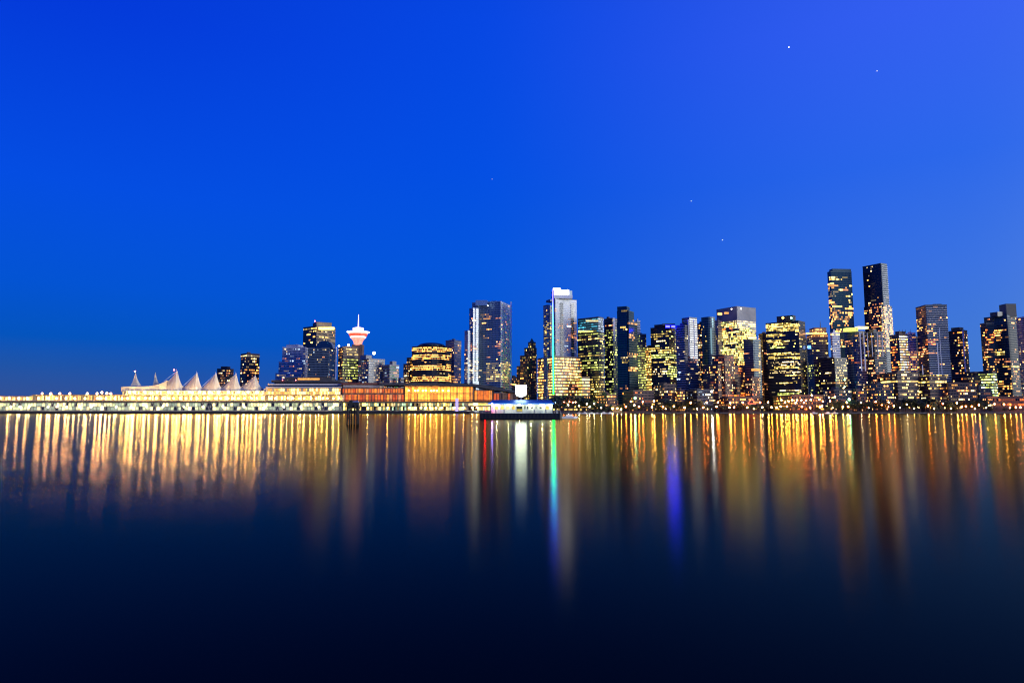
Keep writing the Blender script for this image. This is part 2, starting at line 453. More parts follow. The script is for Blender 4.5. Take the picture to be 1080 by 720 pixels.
# lookout tower; floodlight on its underside, crown and spire put in as emission
YL = 1345; c = at(377.5, 363, YL)
t = thing('lookout_tower', 'round revolving lookout pod glowing pink and white under a tall white spire', 'tower', (c.x, YL, GZ))
m1 = YL / F
def zz(py): return at(377.5, py, YL).z
s = MB(); s.box(c.x - 5.6 * m1, c.x + 5.4 * m1, YL - 6, YL + 10, GZ, zz(363.5), WALL['maroon']); s.build('shaft', t)
s = MB(); s.lathe(c.x, YL, [(4.2 * m1, zz(364)), (4.5 * m1, zz(361)), (5.6 * m1, zz(358.8)), (7.6 * m1, zz(356.4))], emit('pod_underside', (1, .34, .24), 1.4, var=.3, vscale=.3), 24); s.build('pod_underside', t, True)
s = MB(); s.lathe(c.x, YL, [(7.8 * m1, zz(356.4)), (8.4 * m1, zz(355.8)), (8.4 * m1, zz(355.1)), (7.6 * m1, zz(354.6))], emit('pod_rim', (1, .7, .62), 2.2), 24); s.build('lower_rim', t)
s = MB(); s.lathe(c.x, YL, [(8.6 * m1, zz(354.6)), (9.4 * m1, zz(353.6)), (9.6 * m1, zz(352.2))], emit('pod_glass', (1, .10, .04), 1.3, var=.5, vscale=.25), 24); s.build('pod_window', t)
s = MB(); s.lathe(c.x, YL, [(9.9 * m1, zz(352.2)), (10.1 * m1, zz(351.7)), (9.3 * m1, zz(351.6)), (9.3 * m1, zz(350.9))], emit('pod_ring', (1, .45, .36), 1.6), 24); s.build('middle_ring', t)
s = MB(); s.lathe(c.x, YL, [(11.2 * m1, zz(350.9)), (12 * m1, zz(350.3)), (12 * m1, zz(349.8)), (8 * m1, zz(349.2))], emit('pod_led', (.9, .85, .95), 2.6), 28); s.build('disc', t)
s = MB(); s.lathe(c.x, YL, [(5.4 * m1, zz(349.2)), (5.8 * m1, zz(347.4)), (5.8 * m1, zz(346)), (3 * m1, zz(345.2))], emit('pod_crown', (1, .72, .72), 2.2), 20); s.build('crown', t)
s = MB(); s.tube((c.x, YL, zz(345.5)), (c.x, YL, zz(331.5)), 1.35, .4, emit('spire_floodlit', (1, .72, .75), 2.0), 8); s.build('spire', t)

building('office_building', 'grey office block with a dense window grid, beside the lookout pod', [(378, 389, 406, 378.5), (380, 386, 392, 374.5, 'mech')], 1300, 'grey', bp=2, fp=2.5, lit=.4, ww=.66, cols=(P_, CO, WH), bright=(.65, .32, .03),
         extra=lambda t, i, Y: (bulb(t, 394.5, 372.3, Y, 3.0, emit('globe_light', (.95, 1, .85), 6, True)), mast(t, 393, 378, 374.5, Y + .5)))
building('office_building', 'small grey terraced block with a dark roof hut, right of the globe light', [(404, 411, 421, 385), (411, 414, 418, 381, 'mech'), (420, 423, 426, 399, 'win', -3)], 1300, 'grey', bp=2, fp=3, lit=.3, cols=(WH, CO, P_), bright=(.7, .3, 0))
building('office_building', 'narrow dark gabled block left of the curved banded office', [(425.5, 430, 437, 384), (429, 432, 436, 377.5)], 1340, 'black', bp=1.8, fp=2.6, lit=.42, cols=(WH, W), bright=(.5, .4, .1))
def dome(t, i, Y):
    s = MB(); a = at(438, 364, Y + 4); b = at(469, 364, Y + 4); cx = (a.x + b.x) / 2; rr = (b.x - a.x) / 2
    s.lathe(cx, Y + 32, [(rr, a.z), (rr * .8, a.z + 4.5), (rr * .5, a.z + 6.5), (1, a.z + 7.5)], mat('dome_metal', (.03, .05, .09), .4, .4), 24); s.build('dome', t, True)
gold = (.1, .35, .55)
building('office_building', 'curved dark office with four bold golden bands of lit floors', [(434.5, 456, 476, 364.5)], 1310, 'black', glass='brown', bp=1.9, fp=1.95, lit=.03, ww=.9, cols=(W,), rounded=1,
         regions=[(430, 480, 364, 371, .95, 'warm', gold), (430, 480, 373.5, 379, .93, 'warm', gold), (430, 480, 384.5, 391, .95, 'warm', gold), (430, 480, 393.5, 395.5, .35, 'white'), (430, 480, 396, 403, .9, 'warm', gold)], extra=dome)
building('apartment_tower', 'pale ribbed tower behind the right end of the banded office', [(470, 479, 486.5, 359)], 1400, 'grey', wallR='pale', glass='night', bp=2.2, fp=2.8, lit=.25, ww=.5, cols=(WH, W), bright=(.5, .4, .1), regions=[(476, 490, 395, 402, .9, 'warm')])
def hotel_top(t, i, Y):
    part_box(t, 'glass_crown', 501.5, 514, 316.5, 322, Y - 2, 8, mat('crown_glass', (.25, .35, .45), .2, .5)); bulb(t, 514.5, 322.3, Y - 4, 1.0, emit('crown_light', (.7, .85, 1), 9, True))
    part_box(t, 'edge_fin', 538.2, 539.8, 318, 400, Y + 8, 2, WALL['white'])
    part_box(t, 'edge_fin', 504.5, 505.7, 323, 402, Y - 9, 1.5, WALL['navy'])
building('hotel_tower', 'tall blue glass hotel tower with a pale striped right side', [(498, 528, 539.5, 318), (495, 499, 505.5, 325, 'win', -8), (490, 493.5, 498, 349, 'win', -9)], 1300, 'steel', wallR='white', glass='grey', bp=2.6, fp=2.3, lit=.05, cols=(W, P_), balc='R',
         regions=[(506, 514, 331, 338, .75, 'warm'), (522, 530, 334, 337, .9, 'pink'), (526, 530, 341, 345, .8, 'pink'), (508, 518, 352, 357, .6, 'warm'), (522, 530, 356, 375, .5, 'pink'), (495, 504, 362, 372, .6, 'pink'), (496, 500, 336, 346, .5, 'white'), (512, 537, 382, 403, .8, 'yellow', (.55, .4, .05)), (488, 505, 376, 402, .32, 'white'), (496, 505, 325, 332, .1, 'cool')],
         bright=(.4, .4, .2), extra=hotel_top)
def peak(t, i, Y):
    s = MB(); a = at(558, 361, Y); b = at(564, 361, Y); m = (a.x + b.x) / 2; z = at(561, 356, Y).z
    q = [(a.x, Y + 2), (b.x, Y + 2), (b.x, Y + 12), (a.x, Y + 12)]
    s.prism(q, a.z - 1, z, mat('copper_roof', (.05, .12, .10), .6), top=[(m - .2, Y + 7), (m + .2, Y + 7), (m + .2, Y + 7.2), (m - .2, Y + 7.2)]); s.build('spire_roof', t)
building('old_skyscraper', 'brown stepped brick skyscraper with a pointed top, left of the white tower', [(545, 556, 566, 386), (548.5, 558, 566, 375), (553, 560, 566, 367), (557, 561, 565, 361)], 1340, 'brown', bp=1.9, fp=2.7, lit=.2, cols=(W, Y_), bright=(.6, .35, .05), ww=.5, wf=.5,
         regions=[(544, 552, 386, 402, .6, 'warm')], extra=peak)
# --- white tower with the coloured light strip
def strip_mat():
    m = bpy.data.materials.new('colour_strip'); m.use_nodes = True; nt = m.node_tree; b = nt.nodes['Principled BSDF']
    tcn = nt.nodes.new('ShaderNodeTexCoord'); sp = nt.nodes.new('ShaderNodeSeparateXYZ'); mr = nt.nodes.new('ShaderNodeMapRange'); rp = nt.nodes.new('ShaderNodeValToRGB')
    nt.links.new(tcn.outputs['Object'], sp.inputs[0]); nt.links.new(sp.outputs[2], mr.inputs['Value'])
    mr.inputs['From Min'].default_value = 30; mr.inputs['From Max'].default_value = 210
    nt.links.new(mr.outputs[0], rp.inputs[0])
    e = rp.color_ramp.elements; e[0].position = 0; e[0].color = (.003, 1, .012, 1); e[1].position = 1; e[1].color = (.012, .008, 1, 1)
    for p, c in ((.36, (.003, .85, .04, 1)), (.52, (.003, .3, .35, 1)), (.68, (.006, .06, .9, 1))):
        x = e.new(p); x.color = c
    nt.links.new(rp.outputs[0], b.inputs['Emission Color']); b.inputs['Emission Strength'].default_value = 70
    b.inputs['Base Color'].default_value = (.02, .02, .02, 1)
    m.cycles.emission_sampling = 'FRONT'; return m
def shaw(t, i, Y):
    P, Q = i[0][0][1], i[0][0][2]; e = Q - P; d = e.normalized(); nor = Vector((d.y, -d.x)); zt = i[0][2]; fh = 1.95 * Y / F
    for f0, f1 in ((.22, .36), (.72, .86)):
        s = MB()
        for k in range(31):
            z = zt - 7 - k * fh; a = P + e * f0 + nor * 1.45; b = P + e * f1 + nor * 1.45; a2, b2 = a - nor * 1.2, b - nor * 1.2
            s.prism([(a.x, a.y), (b.x, b.y), (b2.x, b2.y), (a2.x, a2.y)], z - fh * .62, z, GL['night'])
        s.prism([((P + e * (f0 + f1) / 2).x, (P + e * (f0 + f1) / 2).y), ((P + e * (f0 + f1) / 2 + nor * .4).x, (P + e * (f0 + f1) / 2 + nor * .4).y), ((P + e * (f0 + f1) / 2 + d * .4).x, (P + e * (f0 + f1) / 2 + d * .4).y)], zt - 7 - 31 * fh, zt - 7, WALL['white'])
        o = s.build('window_column', t); o['kind'] = 'stuff'
    a = at(583.6, 416, Y - 34); s = MB(); z1 = at(583.6, 306, Y - 34).z
    s.box(a.x - .75, a.x + .75, Y - 34, Y - 33, a.z, z1, strip_mat()); s.build('light_strip', t)
    part_box(t, 'strip_housing', 582.7, 584.5, 306, 416, Y - 32.9, 30, WALL['navy'])
    part_box(t, 'lit_crown', 583.5, 591, 303.5, 311, Y - 1, 12, emit('crown_lavender', (.45, .40, 1), 6, var=.2))
    part_box(t, 'crown_sign', 591.1, 600, 305.5, 311, Y - 1, 10, emit('crown_sign_white', (.9, .86, 1), 11, True))
    part_box(t, 'crown_end', 600.1, 603.5, 306.5, 311, Y - 1, 10, emit('crown_pale', (.5, .66, .9), .7))
    part_box(t, 'crown_base', 584, 603.8, 311.1, 314.5, Y - 1, 14, WALL['white'])
building('skyscraper', 'tall white tower with glowing lavender crown and a green-to-blue light strip', [(584, 585.5, 608, 315), (573, 577, 584, 322, 'win', -4), (576, 580, 584.5, 318, 'mech', -2)], 1290, 'navy', wallR='white', glass='pale', bp=2.4, fp=1.95, lit=.05, cols=(W, CO), balc='R', ang=60,
         regions=[(571, 584, 330, 376, .4, 'yellow'), (571, 584, 318, 330, .05), (588, 603, 341, 343.5, .6, 'pink'), (598, 609, 350, 356, .4, 'pink'), (586, 608, 357, 362, .25, 'warm')], bright=(.5, .4, .1), extra=shaw)
building('office_building', 'broad low office with rows of golden floors at the foot of the white tower', [(567, 585, 613, 376), (610, 614, 622, 398, 'win', -5)], 1265, 'stone', glass='brown', bp=2.2, fp=3.15, lit=.5, ww=.9, wf=.5, cols=(Y_, W), bright=(.15, .45, .4), ang=60,
         regions=[(565, 625, 376, 416, .93, None), (568, 581, 383, 392, .35, 'warm'), (598, 610, 404, 412, .4, 'pink')])
def teal_edge(t, i, Y):
    part_box(t, 'lit_cornice', 610, 622, 348.6, 350, Y - 6, 2, LIT['warm', 2]); part_box(t, 'lit_ledge', 618, 631, 337.5, 339, Y - 5, 2, LIT['white', 1])
building('office_tower', 'office tower with pale teal glass top and dark lower floors', [(609, 631, 637, 350), (609.5, 631, 636.5, 334.5, 'win', 1)], 1290, 'black', wallR='grey', glass='night', bp=2, fp=2.55, lit=.2, rows=.25, cols=(G_, Y_), bright=(.45, .45, .1), ang=35,
         regions=[(606, 632, 334, 349, .95, 'teal', (.75, .25, 0)), (631, 640, 333, 350, .95, 'cool', (.5, .5, 0)), (606, 640, 373, 375.5, .95, 'yellow'), (606, 640, 387, 390, .95, 'green'), (606, 640, 396, 418, .75, 'yellow')], extra=teal_edge)
building('apartment_tower', 'maroon tower with white corner stripe between teal-topped and dark teal towers', [(637, 646, 652, 336)], 1330, 'maroon', wallR='grey', bp=2, fp=2.6, lit=.14, cols=(P_, Y_), bright=(.5, .4, .1),
         regions=[(636, 651, 348, 420, .45, 'green', (.5, .4, .1)), (636, 648, 342, 345, .8, 'pink')], extra=lambda t, i, Y: part_box(t, 'corner_stripe', 647, 648.6, 335, 360, Y - 3, 1.5, PAINT))
building('skyscraper', 'tall dark teal glass tower with clipped right shoulder', [(650.5, 663, 672, 339), (650.7, 663, 668.5, 328, 'win', .6), (650.9, 661, 664, 323.5, 'win', 1.2)], 1240, 'teal', wallR='black', glass='teal', bp=2.4, fp=2.5, lit=.012, cols=(W, P_), ww=.92, wf=.7,
         regions=[(655, 663, 326.5, 329, .9, 'yellow', (.6, .4, 0)), (662, 671, 338, 342, .85, 'warm'), (653, 661, 345, 347.5, .8, 'yellow'), (663, 669, 351, 356.5, .85, 'warm'), (661, 672, 371, 377.5, .75, 'warm'), (655, 662, 375, 377.5, .7, 'white'), (656, 662, 379.5, 382.5, .8, 'yellow'), (663, 672, 387.5, 391, .85, 'warm'), (653, 662, 408, 411, .8, 'pink'), (660, 672, 406, 409, .3, 'warm')])
building('apartment_tower', 'thin pale tower peeping out right of the dark teal tower', [(670, 672, 675.2, 338.5)], 1380, 'pale', bp=1.6, fp=2.6, lit=.1, cols=(WH,))
building('office_building', 'narrow block with greenish lit windows right of the dark teal tower', [(671, 675, 681.5, 352.5)], 1300, 'grey', bp=1.9, fp=2.6, lit=.4, cols=(G_, WH), bright=(.5, .4, .1), regions=[(670, 684, 366, 425, .82, 'green', (.4, .5, .1)), (670, 684, 352, 357, .2, 'green')])
building('office_building', 'narrow block with every floor glowing gold', [(680.5, 684, 690, 366)], 1290, 'brown', bp=2, fp=2.7, lit=.9, wf=.55, ww=.9, cols=(('yellow', 4), ('warm', 2)), bright=(.2, .5, .3))
def blue_top(t, i, Y):
    [front_panel(t, 'blue_light', x0, x1, 343.2, 345.2, Y - 3, E_BLUE) for x0, x1 in ((702, 706.5), (708, 712))]
    part_box(t, 'sloped_canopy', 699, 712, 341.2, 343, Y - 1, 14, WALL['navy'])
building('office_tower', 'striped yellow-lit office tower with violet-blue lamps on its roof', [(686, 705, 713, 345), (690, 705, 712, 341.6, 'mech')], 1260, 'black', wallR='dark', glass='night', bp=2, fp=2.5, lit=.12, cols=(Y_, G_), ww=.95,
         regions=[(685, 703, 350.5, 356, .95, 'yellow', (.5, .5, 0)), (687, 700, 358, 361, .5, 'white'), (685, 714, 367, 372, .92, 'yellow'), (685, 714, 374, 378, .9, 'green'), (685, 714, 380, 384, .85, 'yellow'), (703, 714, 386, 398, .85, 'green', (.1, .5, .4)), (688, 702, 388, 397, .35, 'white'), (686, 703, 398, 420, .15, 'white')], bright=(.25, .5, .25), extra=blue_top)
building('apartment_tower', 'blue-grey slab tower with closely stacked floor lines and a pale shaft', [(712.5, 722, 728, 343), (719, 727, 735, 335, 'win', 4)], 1240, 'navy', wallR='grey', glass='night', bp=2.2, fp=2.4, lit=.07, cols=(CO, WH), balc='L', bright=(.5, .4, .1),
         regions=[(721, 724, 371, 375, 1, 'white'), (726, 736, 376, 386, .5, 'pink'), (720, 730, 393, 397, .4, 'white')], extra=lambda t, i, Y: [part_box(t, 'shaft_edge', x, x + 1, 337, 375, Y - 3, 1.5, WALL['pale']) for x in (726, 731.8)])
building('apartment_tower', 'slim tower of warm windows left of the round teal tower', [(735, 738, 743, 341.5)], 1310, 'brown', bp=1.9, fp=2.6, lit=.45, cols=(W, P_, WH), bright=(.4, .4, .2))
building('apartment_tower', 'round teal glass tower with a pale vertical fin', [(739.5, 747, 754, 334.5)], 1290, 'teal', glass='teal', wallR='navy', bp=2, fp=2.6, lit=.06, cols=(Y_,), rounded=1, regions=[(744, 752, 357, 362, .5, 'yellow')],
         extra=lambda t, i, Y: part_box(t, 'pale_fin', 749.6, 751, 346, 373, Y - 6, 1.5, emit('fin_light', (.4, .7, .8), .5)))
building('apartment_tower', 'grey gridded tower tucked left of the bright square office', [(752, 757, 763, 338)], 1330, 'grey', wallR='pale', glass='grey', bp=2, fp=2.5, lit=.1, cols=(WH, W), regions=[(751, 764, 354, 362, .5, 'yellow')])
def square_top(t, i, Y):
    bulb(t, 771.5, 325.8, Y - 1, 1.2, emit('plant_light', (1, .9, .8), 8, True)); bulb(t, 781.5, 325.6, Y - 1, 1.3, emit('plant_light2', (1, .9, .8), 8, True))
    part_box(t, 'lit_sign_panel', 757.2, 761.5, 330, 332, Y - 2, 1, LIT['warm', 2]); part_box(t, 'lit_sign_panel', 764, 768.5, 329, 331, Y - 3, 1, LIT['warm', 1])
building('office_tower', 'square office tower blazing with pale yellow floors under a grey windowless top', [(755.5, 777, 797, 336.8), (755.5, 777, 797, 323, 'mech', .1)], 1300, 'grey', glass='brown', bp=2, fp=2.3, lit=.8, ww=.88, wf=.6, cols=(Y_, Y_, G_), bright=(.12, .38, .5), ang=43,
         regions=[(750, 800, 336, 340, .95, 'white', (.3, .5, .2)), (762, 778, 346, 349, .25, 'orange'), (762, 776, 363, 366.5, .1), (750, 800, 382, 420, .3, 'warm')], extra=square_top)
def zig(t, i, Y):
    for k in range(18):
        part_box(t, 'stair_landing', 800.6, 802.0, 360 + k * 2.9, 361.6 + k * 2.9, Y - 2 - (k % 2) * .6, 1.5, LIT['white', 1] if k % 3 else LIT['white', 0])
    part_box(t, 'lit_canopy', 790, 797.5, 354.8, 357.2, Y - 4, 5, LIT['yellow', 2])
    part_box(t, 'lit_lounge', 793, 802, 388.6, 391, Y - 5, 3, LIT['warm', 1])
building('apartment_tower', 'plain dark blue glass tower with a lit stair edge, before the square office', [(784, 794, 802, 358)], 1230, 'navy', wallR='teal', glass='blue', bp=2.4, fp=2.5, lit=.02, cols=(W,), ww=.9, extra=zig,
         regions=[(784, 791, 370.5, 373.5, .9, 'pink')])
building('apartment_tower', 'dark reddish tower between the stair-lit tower and the black office', [(800, 804, 812, 352)], 1310, 'maroon', bp=2, fp=2.7, lit=.2, cols=(P_, W, WH), bright=(.5, .4, .1))
building('hotel_building', 'wide brown waterfront hotel sprinkled with small warm windows', [(741, 757, 787, 385), (751, 764, 774, 374.5, 'win', 3), (786, 793, 801, 398, 'win', 2)], 1200, 'maroon', wallR='brown', bp=2.1, fp=2.7, lit=.34, ww=.6, wf=.5, cols=(W, O_, P_, WH), bright=(.35, .4, .25), ang=35,
         regions=[(752, 776, 374, 381, .8, 'orange', (.9, .1, 0)), (762, 790, 414.5, 418, .85, 'orange', (.1, .5, .4)), (778, 782, 385, 395, .8, 'orange')])
def logo(t, i, Y):
    for nm, px, m, rr in (('diamond_sign', 825.6, E_GOLD, 2.6), ('round_sign', 834.5, E_GREEN, 1.6)):
        p = at(px, 335.2, Y - 1.5); s = MB()
        n = 4 if nm == 'diamond_sign' else 8
        pts = [(p.x + rr * math.cos(2 * math.pi * k / n), p.z + rr * math.sin(2 * math.pi * k / n)) for k in range(n)]
        s.face([(x, Y - 2.0, z) for x, z in reversed(pts)], m); s.face([(x, Y - 1.6, z) for x, z in pts], m)
        for k in range(n):
            a, b = pts[k], pts[(k + 1) % n]; s.face([(a[0], Y - 2.0, a[1]), (b[0], Y - 2.0, b[1]), (b[0], Y - 1.6, b[1]), (a[0], Y - 1.6, a[1])], m)
        s.build(nm, t)
br2 = (.15, .5, .35)
building('office_tower', 'black office tower with a gold diamond sign and bands of lit floors', [(807.5, 842, 849, 338.5), (819, 836, 839, 332.5, 'mech', 1)], 1240, 'black', glass='night', bp=2, fp=1.6, lit=.05, ww=.92, wf=.62, cols=(Y_, WH), bright=(.4, .4, .2), ang=20,
         regions=[(806, 842.5, 340.5, 349.5, .97, 'yellow', br2), (806, 827, 352.5, 355, .93, 'yellow', br2), (806, 829, 358.5, 361, .95, 'yellow', br2), (815, 830, 361.5, 364, .9, 'yellow', br2), (812, 824, 365, 367.5, .95, 'green', br2), (808, 843, 372, 374.5, .9, 'yellow', br2), (810, 844, 376, 378.2, .92, 'yellow', br2), (810, 843, 381, 386, .45, 'white', br2), (817, 844, 386, 389, .85, 'yellow', br2), (812, 842, 390.5, 393.5, .6, 'white', br2), (828, 844, 394.5, 397, .9, 'yellow', br2), (822, 841, 402.5, 405, .9, 'yellow', br2), (823, 845, 410.5, 413, .92, 'white', br2), (820, 845, 414.5, 417, .92, 'green', br2)], extra=logo)
def spire31(t, i, Y):
    mast(t, 865.3, 346, 338.5, Y + 4, .9); p = part_box(t, 'blue_sign', 852, 855.3, 364.2, 367.6, Y - 7, 1, emit('sign_blue', (.10, .32, 1), 3.5, True))
    part_box(t, 'lit_cornice', 850.6, 872, 350.8, 352.3, Y - 4, 2, LIT['warm', 2])
building('hotel_tower', 'stepped tower with glowing top storeys, small spire and square blue sign', [(850.5, 857, 873, 352.5), (853.5, 859, 871.5, 346, 'win', 2)], 1270, 'stone', glass='brown', bp=2, fp=2.6, lit=.22, cols=(W, Y_), bright=(.4, .4, .2),
         regions=[(850, 874, 346, 356, .8, 'warm'), (851, 874, 357, 362, .6, 'yellow'), (850, 864, 384, 396, .5, 'green'), (850, 864, 364, 384, .08), (850, 864, 396, 416, .12, 'green')], extra=spire31)
building('office_building', 'black low-rise with scattered windows in front of the spired hotel tower', [(862.5, 880, 893, 377.5)], 1225, 'black', bp=2.3, fp=2.7, lit=.2, cols=(WH, Y_), bright=(.3, .5, .2),
         regions=[(862, 878, 376, 392, .05), (882, 893, 385, 402, .6, 'yellow'), (864, 893, 410.5, 413, .8, 'white'), (877, 892, 403, 406, .85, 'warm')], extra=lambda t, i, Y: [bulb(t, 890.8, y, Y - 2, 1.1, E_GREEN) for y in (400.4, 407.8, 411.8)])
building('skyscraper', 'tall dark blue residential tower, left one of the two tallest', [(872.5, 876, 898, 286.5), (874.5, 878, 897.5, 283.6, 'mech', 2)], 1400, 'teal', wallR='teal', glass='teal', bp=2.4, fp=2.25, lit=.11, cols=(W, Y_), ww=.9, wf=.7, bright=(.2, .45, .35), ang=60,
         regions=[(873, 885, 288, 291, 0), (874.5, 884, 291.2, 295, .95, 'yellow'), (885, 899, 286, 291, .08), (884, 899, 293, 303, .06), (873, 882, 299, 305, .85, 'warm'), (873, 881, 306, 313, .6, 'white', (1, 0, 0)), (873, 881, 316.5, 321, .9, 'warm', (.1, .5, .4)), (889, 895, 304, 306, .9, 'pink'), (872, 899, 322, 350, .42, 'warm')])
building('office_building', 'pale grid-fronted block wedged under the left tall tower', [(876, 877.5, 885.5, 351)], 1250, 'white', glass='grey', bp=2, fp=2.5, lit=.4, ww=.7, cols=(CO, WH), bright=(.8, .2, 0), ang=60, regions=[(875, 886, 349, 354, .95, 'yellow', (0, .3, .7)), (875, 886, 372, 420, .2, 'yellow')])
def fins(t, i, Y):
    part_box(t, 'lit_penthouse', 893, 905, 345.5, 349, Y - 4, 14, LIT['green', 1]); part_box(t, 'lit_canopy', 904.5, 916, 344.2, 346.4, Y - 2, 10, LIT['yellow', 2])
    for x in (907.5, 911.5): part_box(t, 'vertical_fin', x, x + 1, 350, 391, Y - 6, 1.5, WALL['white'])
building('apartment_tower', 'round-fronted cobalt glass tower with glowing penthouse', [(890.5, 902, 913, 349.5)], 1250, 'navy', wallR='grey', glass='blue', bp=2.2, fp=2.6, lit=.1, rounded=1, cols=(WH, W), bright=(.4, .4, .2), extra=fins,
         regions=[(890, 899, 359.5, 363, .8, 'pink'), (905, 912, 352, 378, .5, 'white', (.7, .3, 0)), (893, 899, 374, 378, .8, 'warm'), (898, 910, 380, 384, .85, 'orange'), (890, 915, 386, 425, .2, 'white')])
building('apartment_tower', 'dark tower with thin pale verticals below the tallest tower', [(913, 921, 932, 350)], 1240, 'dark', glass='night', bp=2.3, fp=2.6, lit=.12, cols=(P_, WH, W), bright=(.4, .4, .2),
         regions=[(923, 930, 359, 367, .6, 'pink'), (917, 921, 380, 385, .9, 'pink'), (918, 934, 386, 425, .4, 'pink')], extra=lambda t, i, Y: [part_box(t, 'vertical_fin', x, x + .7, 351, 376, Y - 3, 1, WALL['pale']) for x in (915, 919.5, 925.5, 930.5)])
building('skyscraper', 'tallest dark tower with balcony-ribbed right edge, warm lower floors', [(909.5, 929, 935.5, 278), (911, 929, 940.5, 322, 'win', -1.5)], 1380, 'black', wallR='teal', glass='night', bp=2.4, fp=2.3, lit=.015, cols=(W, P_), balc='R', ww=.85, ang=32, bright=(.15, .45, .4),
         regions=[(914, 921, 280, 294, .25, 'white'), (914, 922, 313, 320, .3, 'white'), (917, 930, 320, 350, .5, 'pink'), (928, 942, 322, 372, .72, 'warm'), (911, 917, 322, 345, .15)])
building('apartment_tower', 'mid-height block covered in warm windows, with a spiky roofline', [(938, 948, 957, 353), (944, 948, 955, 349.5, 'mech')], 1260, 'brown', bp=2.1, fp=2.7, lit=.5, cols=(W, P_, Y_), bright=(.2, .45, .35), ang=45, regions=[(936, 945, 366, 392, .6, 'orange')],
         extra=lambda t, i, Y: [mast(t, x, 351, 347.5, Y + 4, .5) for x in (949, 952, 955)])
building('apartment_tower', 'pale bluish-white narrow tower left of the white-balconied tower', [(955.5, 958.5, 965.5, 351.5)], 1290, 'white', glass='grey', bp=2, fp=2.6, lit=.1, cols=(CO, W), regions=[(954, 970, 369, 392, .7, 'warm'), (954, 970, 392, 420, .5, 'green')])
building('convention_hotel', 'low brown waterfront block with one long yellow-lit terrace', [(928, 946, 968, 393), (966, 980, 998, 397, 'win', -2)], 1195, 'brown', bp=2.6, fp=3.4, lit=.32, ww=.8, wf=.45, cols=(Y_, WH, W), bright=(.3, .4, .3), regions=[(925, 1000, 401, 404.5, .97, 'yellow', (.1, .5, .4))])
building('apartment_tower', 'tall tower with white balconies on its right half and coral-lit flats', [(965.5, 976, 998.5, 322), (978, 985, 993, 320.8, 'mech', 3)], 1250, 'dark', wallR='navy', glass='night', bp=2.5, fp=2.35, lit=.07, cols=(P_, W), balc='R', ww=.88, ang=62, bright=(.2, .45, .35),
         regions=[(965, 972, 336, 342, .8, 'warm'), (965, 972, 344, 349, .5, 'warm'), (976, 986, 342, 352, .7, 'warm'), (976, 986, 357, 364, .9, 'orange'), (976, 987, 370, 373, .9, 'pink'), (966, 974, 367, 376, .7, 'pink'), (964, 1000, 395, 400, .8, 'yellow', (.4, .5, .1))],
         extra=lambda t, i, Y: [part_box(t, 'white_fin', x, x + .9, y0, 395, Y - 1.5, 1, PAINT) for x, y0 in ((989, 362), (991.8, 345), (972.8, 385))])
building('apartment_tower', 'dark tower of many warm windows with a pale right corner line', [(998.5, 1016, 1020, 348.5), (1003, 1012, 1016, 345.2, 'mech', 1)], 1265, 'dark', glass='night', bp=2.3, fp=2.7, lit=.33, cols=(W, P_, WH), bright=(.25, .45, .3), ang=22,
         regions=[(1000, 1012, 350, 356, .7, 'orange'), (1010, 1016, 358, 366, .9, 'warm')], extra=lambda t, i, Y: part_box(t, 'corner_line', 1016.4, 1017.6, 348, 392, Y - 2.5, 1, WALL['white']))
building('office_building', 'low stepped building with bright green-tinted floors', [(1027, 1047, 1051, 392.5)], 1215, 'black', bp=2.2, fp=2.8, lit=.85, ww=.92, cols=(('green', 4), ('mint', 3)), bright=(.2, .5, .3), ang=20)
building('apartment_building', 'dark stepped low-rise between the two right-hand towers', [(1014, 1024, 1036, 397), (1020, 1028, 1036, 392.5, 'win', 2)], 1230, 'brown', bp=2.2, fp=2.9, lit=.3, cols=(W, WH, O_), bright=(.4, .4, .2))
building('skyscraper', 'broad dark stepped tower near the right edge with a pale roof box', [(1037.5, 1062, 1073, 333), (1033.5, 1040, 1048, 341, 'win', -2), (1044, 1052, 1058, 329, 'mech', 3), (1053.5, 1061, 1071.5, 320.5, 'mech', 4)], 1235, 'teal', wallR='black', glass='night', bp=2.4, fp=2.6, lit=.07, cols=(W, P_), ww=.88, bright=(.2, .45, .35),
         regions=[(1038, 1042, 334, 337, .9, 'pink'), (1039, 1046, 347, 362, .6, 'orange'), (1048, 1057, 348, 352, .9, 'warm'), (1049, 1057, 355, 360, .85, 'warm'), (1033, 1043, 362, 376, .5, 'pink'), (1049, 1057, 369, 376, .9, 'yellow'), (1049, 1072, 378, 384, .5, 'pink'), (1058, 1077, 384.5, 388, .95, 'yellow'), (1033, 1046, 376, 395, .4, 'warm'), (1050, 1074, 388, 425, .3, 'warm')])
building('apartment_tower', 'white rounded balcony tower cut by the right edge of the view', [(1071.5, 1082, 1098, 334)], 1200, 'pale', glass='night', bp=2.1, fp=2.3, lit=.15, cols=(WH, W), balc='LR', rounded=1, bright=(.4, .5, .1))
building('office_tower', 'unlit dark tower half hidden between the diamond-sign office and the spired hotel', [(843, 848, 856, 358)], 1500, 'dark', bp=2.2, fp=2.7, lit=.12, cols=(WH, W))
building('apartment_tower', 'dim brown tower glimpsed in the gap left of the white-balconied tower', [(959, 964, 972, 356)], 1480, 'brown', bp=2.2, fp=2.7, lit=.25, cols=(W, P_))
building('apartment_tower', 'dark block closing the gap behind the tallest tower base', [(934, 938, 946, 362)], 1500, 'dark', bp=2.2, fp=2.7, lit=.2, cols=(W, P_))
building('office_building', 'dark block behind the gap left of the brown stepped skyscraper', [(536, 541, 549, 398)], 1480, 'brown', bp=2.2, fp=2.7, lit=.3, cols=(W, P_))
